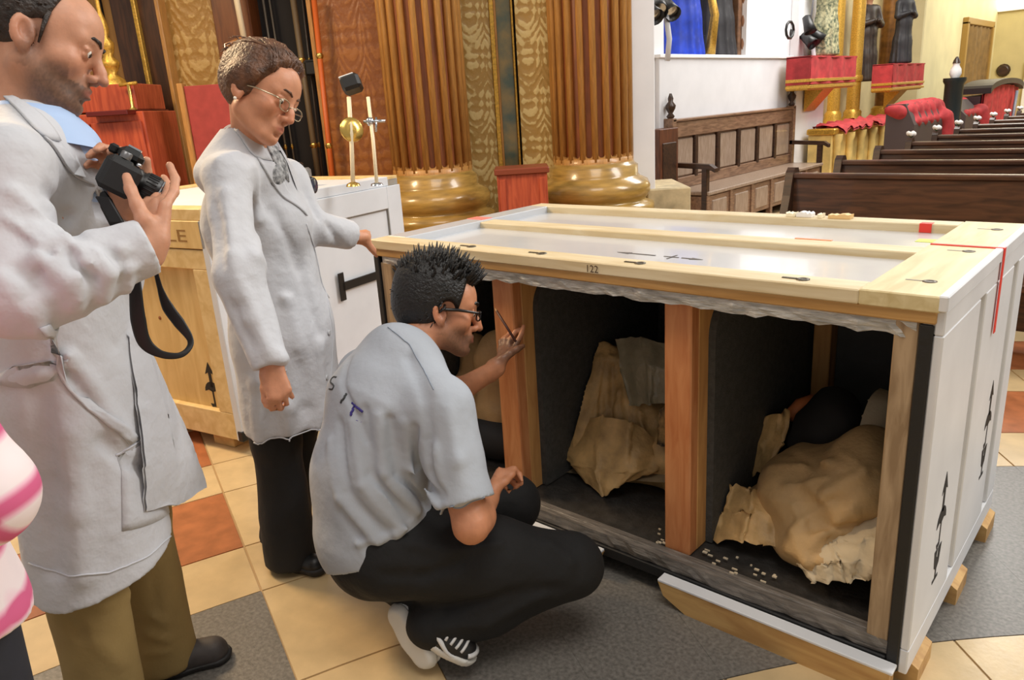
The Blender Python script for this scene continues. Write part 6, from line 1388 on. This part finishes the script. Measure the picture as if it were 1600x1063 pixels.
# ------------------------------------------------------------------ visitor at the left edge, only a sleeve and hip in view
Q = {}; F = nrm(VV+UU*.2); L = np.array([-F[1], F[0], 0]); Q['F'], Q['L'] = F, L
E_ = at(-30, 775, 1.02); sh_ = E_+L*.06+ZZ*.26-F*.02; Q['chest'] = sh_+L*.15-ZZ*.09; zc = Q['chest'][2]; b0 = Q['chest']*np.array([1, 1, 0])
Q['pelvis'] = b0+ZZ*.75*zc; Q['neck'] = b0+ZZ*(zc+.17)
Q['head'] = h = Head(b0+ZZ*(zc+.30)+F*.03, F-ZZ*.15, ZZ, .98)
for sd, sg in (('R', -1), ('L', 1)):
    Q['sh'+sd] = Q['chest']+L*sg*.15+ZZ*.09; Q['hip'+sd] = Q['pelvis']+L*sg*.085; Q['kn'+sd] = b0+L*sg*.09+ZZ*.43; Q['an'+sd] = b0+L*sg*.09+ZZ*.08; Q['toe'+sd] = Q['an'+sd]+F*.14-ZZ*.05
    Q['el'+sd] = E_ if sd == 'R' else Q['sh'+sd]-ZZ*.25+L*.05; Q['wr'+sd] = Q['el'+sd]+F*.07-L*sg*.17-ZZ*.07
vis = thing('person', b0, 'visitor in a pink and white plaid top at the left edge of the frame', 'person')
hc_ = h.o; s = SDF((b0[0]-.5, b0[1]-.5, -.01), (b0[0]+.5, b0[1]+.5, h.o[2]+.2), .013, (((hc_[0]-.13, hc_[0]+.13, .006),), ((hc_[1]-.13, hc_[1]+.13, .006),), ((hc_[2]-.16, hc_[2]+.15, .006),)))
add_body(s, Q, .85); add_head(s, h, jaw=.9)
for sd, sg in (('R', 1), ('L', -1)): add_hand(s, Q['wr'+sd], nrm(F*.25+L*sg*.8-ZZ*.3), F, sg, .88, curl=((20, 25, 20),)*4)
body = s.build('body', skin_m, vis, smooth=1, paint=skin_paint(h, S(224, 170, 142), S(186, 104, 96), None, 0, .5, 6)); add_eyes(h, body, bhair, .003)
hs = hair_cap(h, .016, (((.06, 0, .07), (1, 0, -.4)), ((0, 0, -.10), (.2, 0, -1))), .007, lambda s_: s_.cap(h.w(-.06, 0, .0), h.w(-.065, 0, -.08), .06, .05, .03)); hs.build('hair', bhair, body)
plaid = bpy.data.materials.new('pink_plaid'); plaid.use_nodes = True; nt = plaid.node_tree; tc = nt.nodes.new('ShaderNodeTexCoord'); bs = nt.nodes['Principled BSDF']; bs.inputs['Roughness'].default_value = .8
wa = []
for ax_, sc_ in (((1.1, 1.1, .25), 10.), ((-.1, -.2, 1.2), 9.0)):
    mp = nt.nodes.new('ShaderNodeVectorMath'); mp.operation = 'DOT_PRODUCT'; mp.inputs[1].default_value = ax_; nt.links.new(tc.outputs['Object'], mp.inputs[0])
    m1 = nt.nodes.new('ShaderNodeMath'); m1.operation = 'MULTIPLY'; m1.inputs[1].default_value = sc_*6.28; nt.links.new(mp.outputs['Value'], m1.inputs[0]); m2 = nt.nodes.new('ShaderNodeMath'); m2.operation = 'SINE'; nt.links.new(m1.outputs[0], m2.inputs[0])
    m3 = nt.nodes.new('ShaderNodeMapRange'); m3.inputs[1].default_value = .2; m3.inputs[2].default_value = .9; nt.links.new(m2.outputs[0], m3.inputs[0]); wa.append(m3.outputs[0])
m4 = nt.nodes.new('ShaderNodeMath'); m4.operation = 'ADD'; nt.links.new(wa[0], m4.inputs[0]); nt.links.new(wa[1], m4.inputs[1]); rp = nt.nodes.new('ShaderNodeValToRGB'); nt.links.new(m4.outputs[0], rp.inputs[0])
rp.color_ramp.elements[0].color = (*S(240, 226, 228), 1); rp.color_ramp.elements[1].color = (*S(212, 96, 140), 1); e_ = rp.color_ramp.elements.new(.5); e_.color = (*S(236, 182, 202), 1); nt.links.new(rp.outputs[0], bs.inputs['Base Color'])
lo_ = np.min([Q[k] for k in ('shL', 'elL', 'wrL', 'shR', 'elR', 'wrR', 'pelvis', 'chest')], 0)-.24; hi_ = np.max([Q[k] for k in ('shL', 'elL', 'wrL', 'shR', 'elR', 'wrR', 'neck')], 0)+.2
c = SDF(lo_, hi_, .009)
c.chain([Q['neck']-ZZ*.04, Q['chest'], .5*(Q['chest']+Q['pelvis']), Q['pelvis']-ZZ*.08], [.10, .168, .165, .20], .03, (F, .84)); cover(c, Q, .85)
for sd in 'RL': c.chain([Q['neck']-ZZ*.04, Q['sh'+sd], Q['el'+sd], Q['wr'+sd]], [.06, .062, .070, .062], .03)
c.plane(Q['pelvis']-ZZ*.10, (0, 0, -1)); c.field(crumple(61, .005, (10, 20))); c.build('plaid_top', plaid, vis)
t_ = SDF((b0[0]-.4, b0[1]-.4, 0), (b0[0]+.4, b0[1]+.4, Q['pelvis'][2]+.05), .011)
for sd in 'RL': t_.chain([Q['hip'+sd]-ZZ*.06, Q['kn'+sd], Q['an'+sd]-ZZ*.03], [.10, .08, .07], .03)
t_.plane((0, 0, .03), (0, 0, -1)); t_.build('trousers', mat('dark_denim', S(34, 36, 46), .8, noise=(20, .2)), vis)
for sd in 'RL': a0 = Q['an'+sd]*np.array([1, 1, 0]); shoe('shoe', a0-F*.07, a0+F*.16, .88, black, solem, vis, hgt=.07)
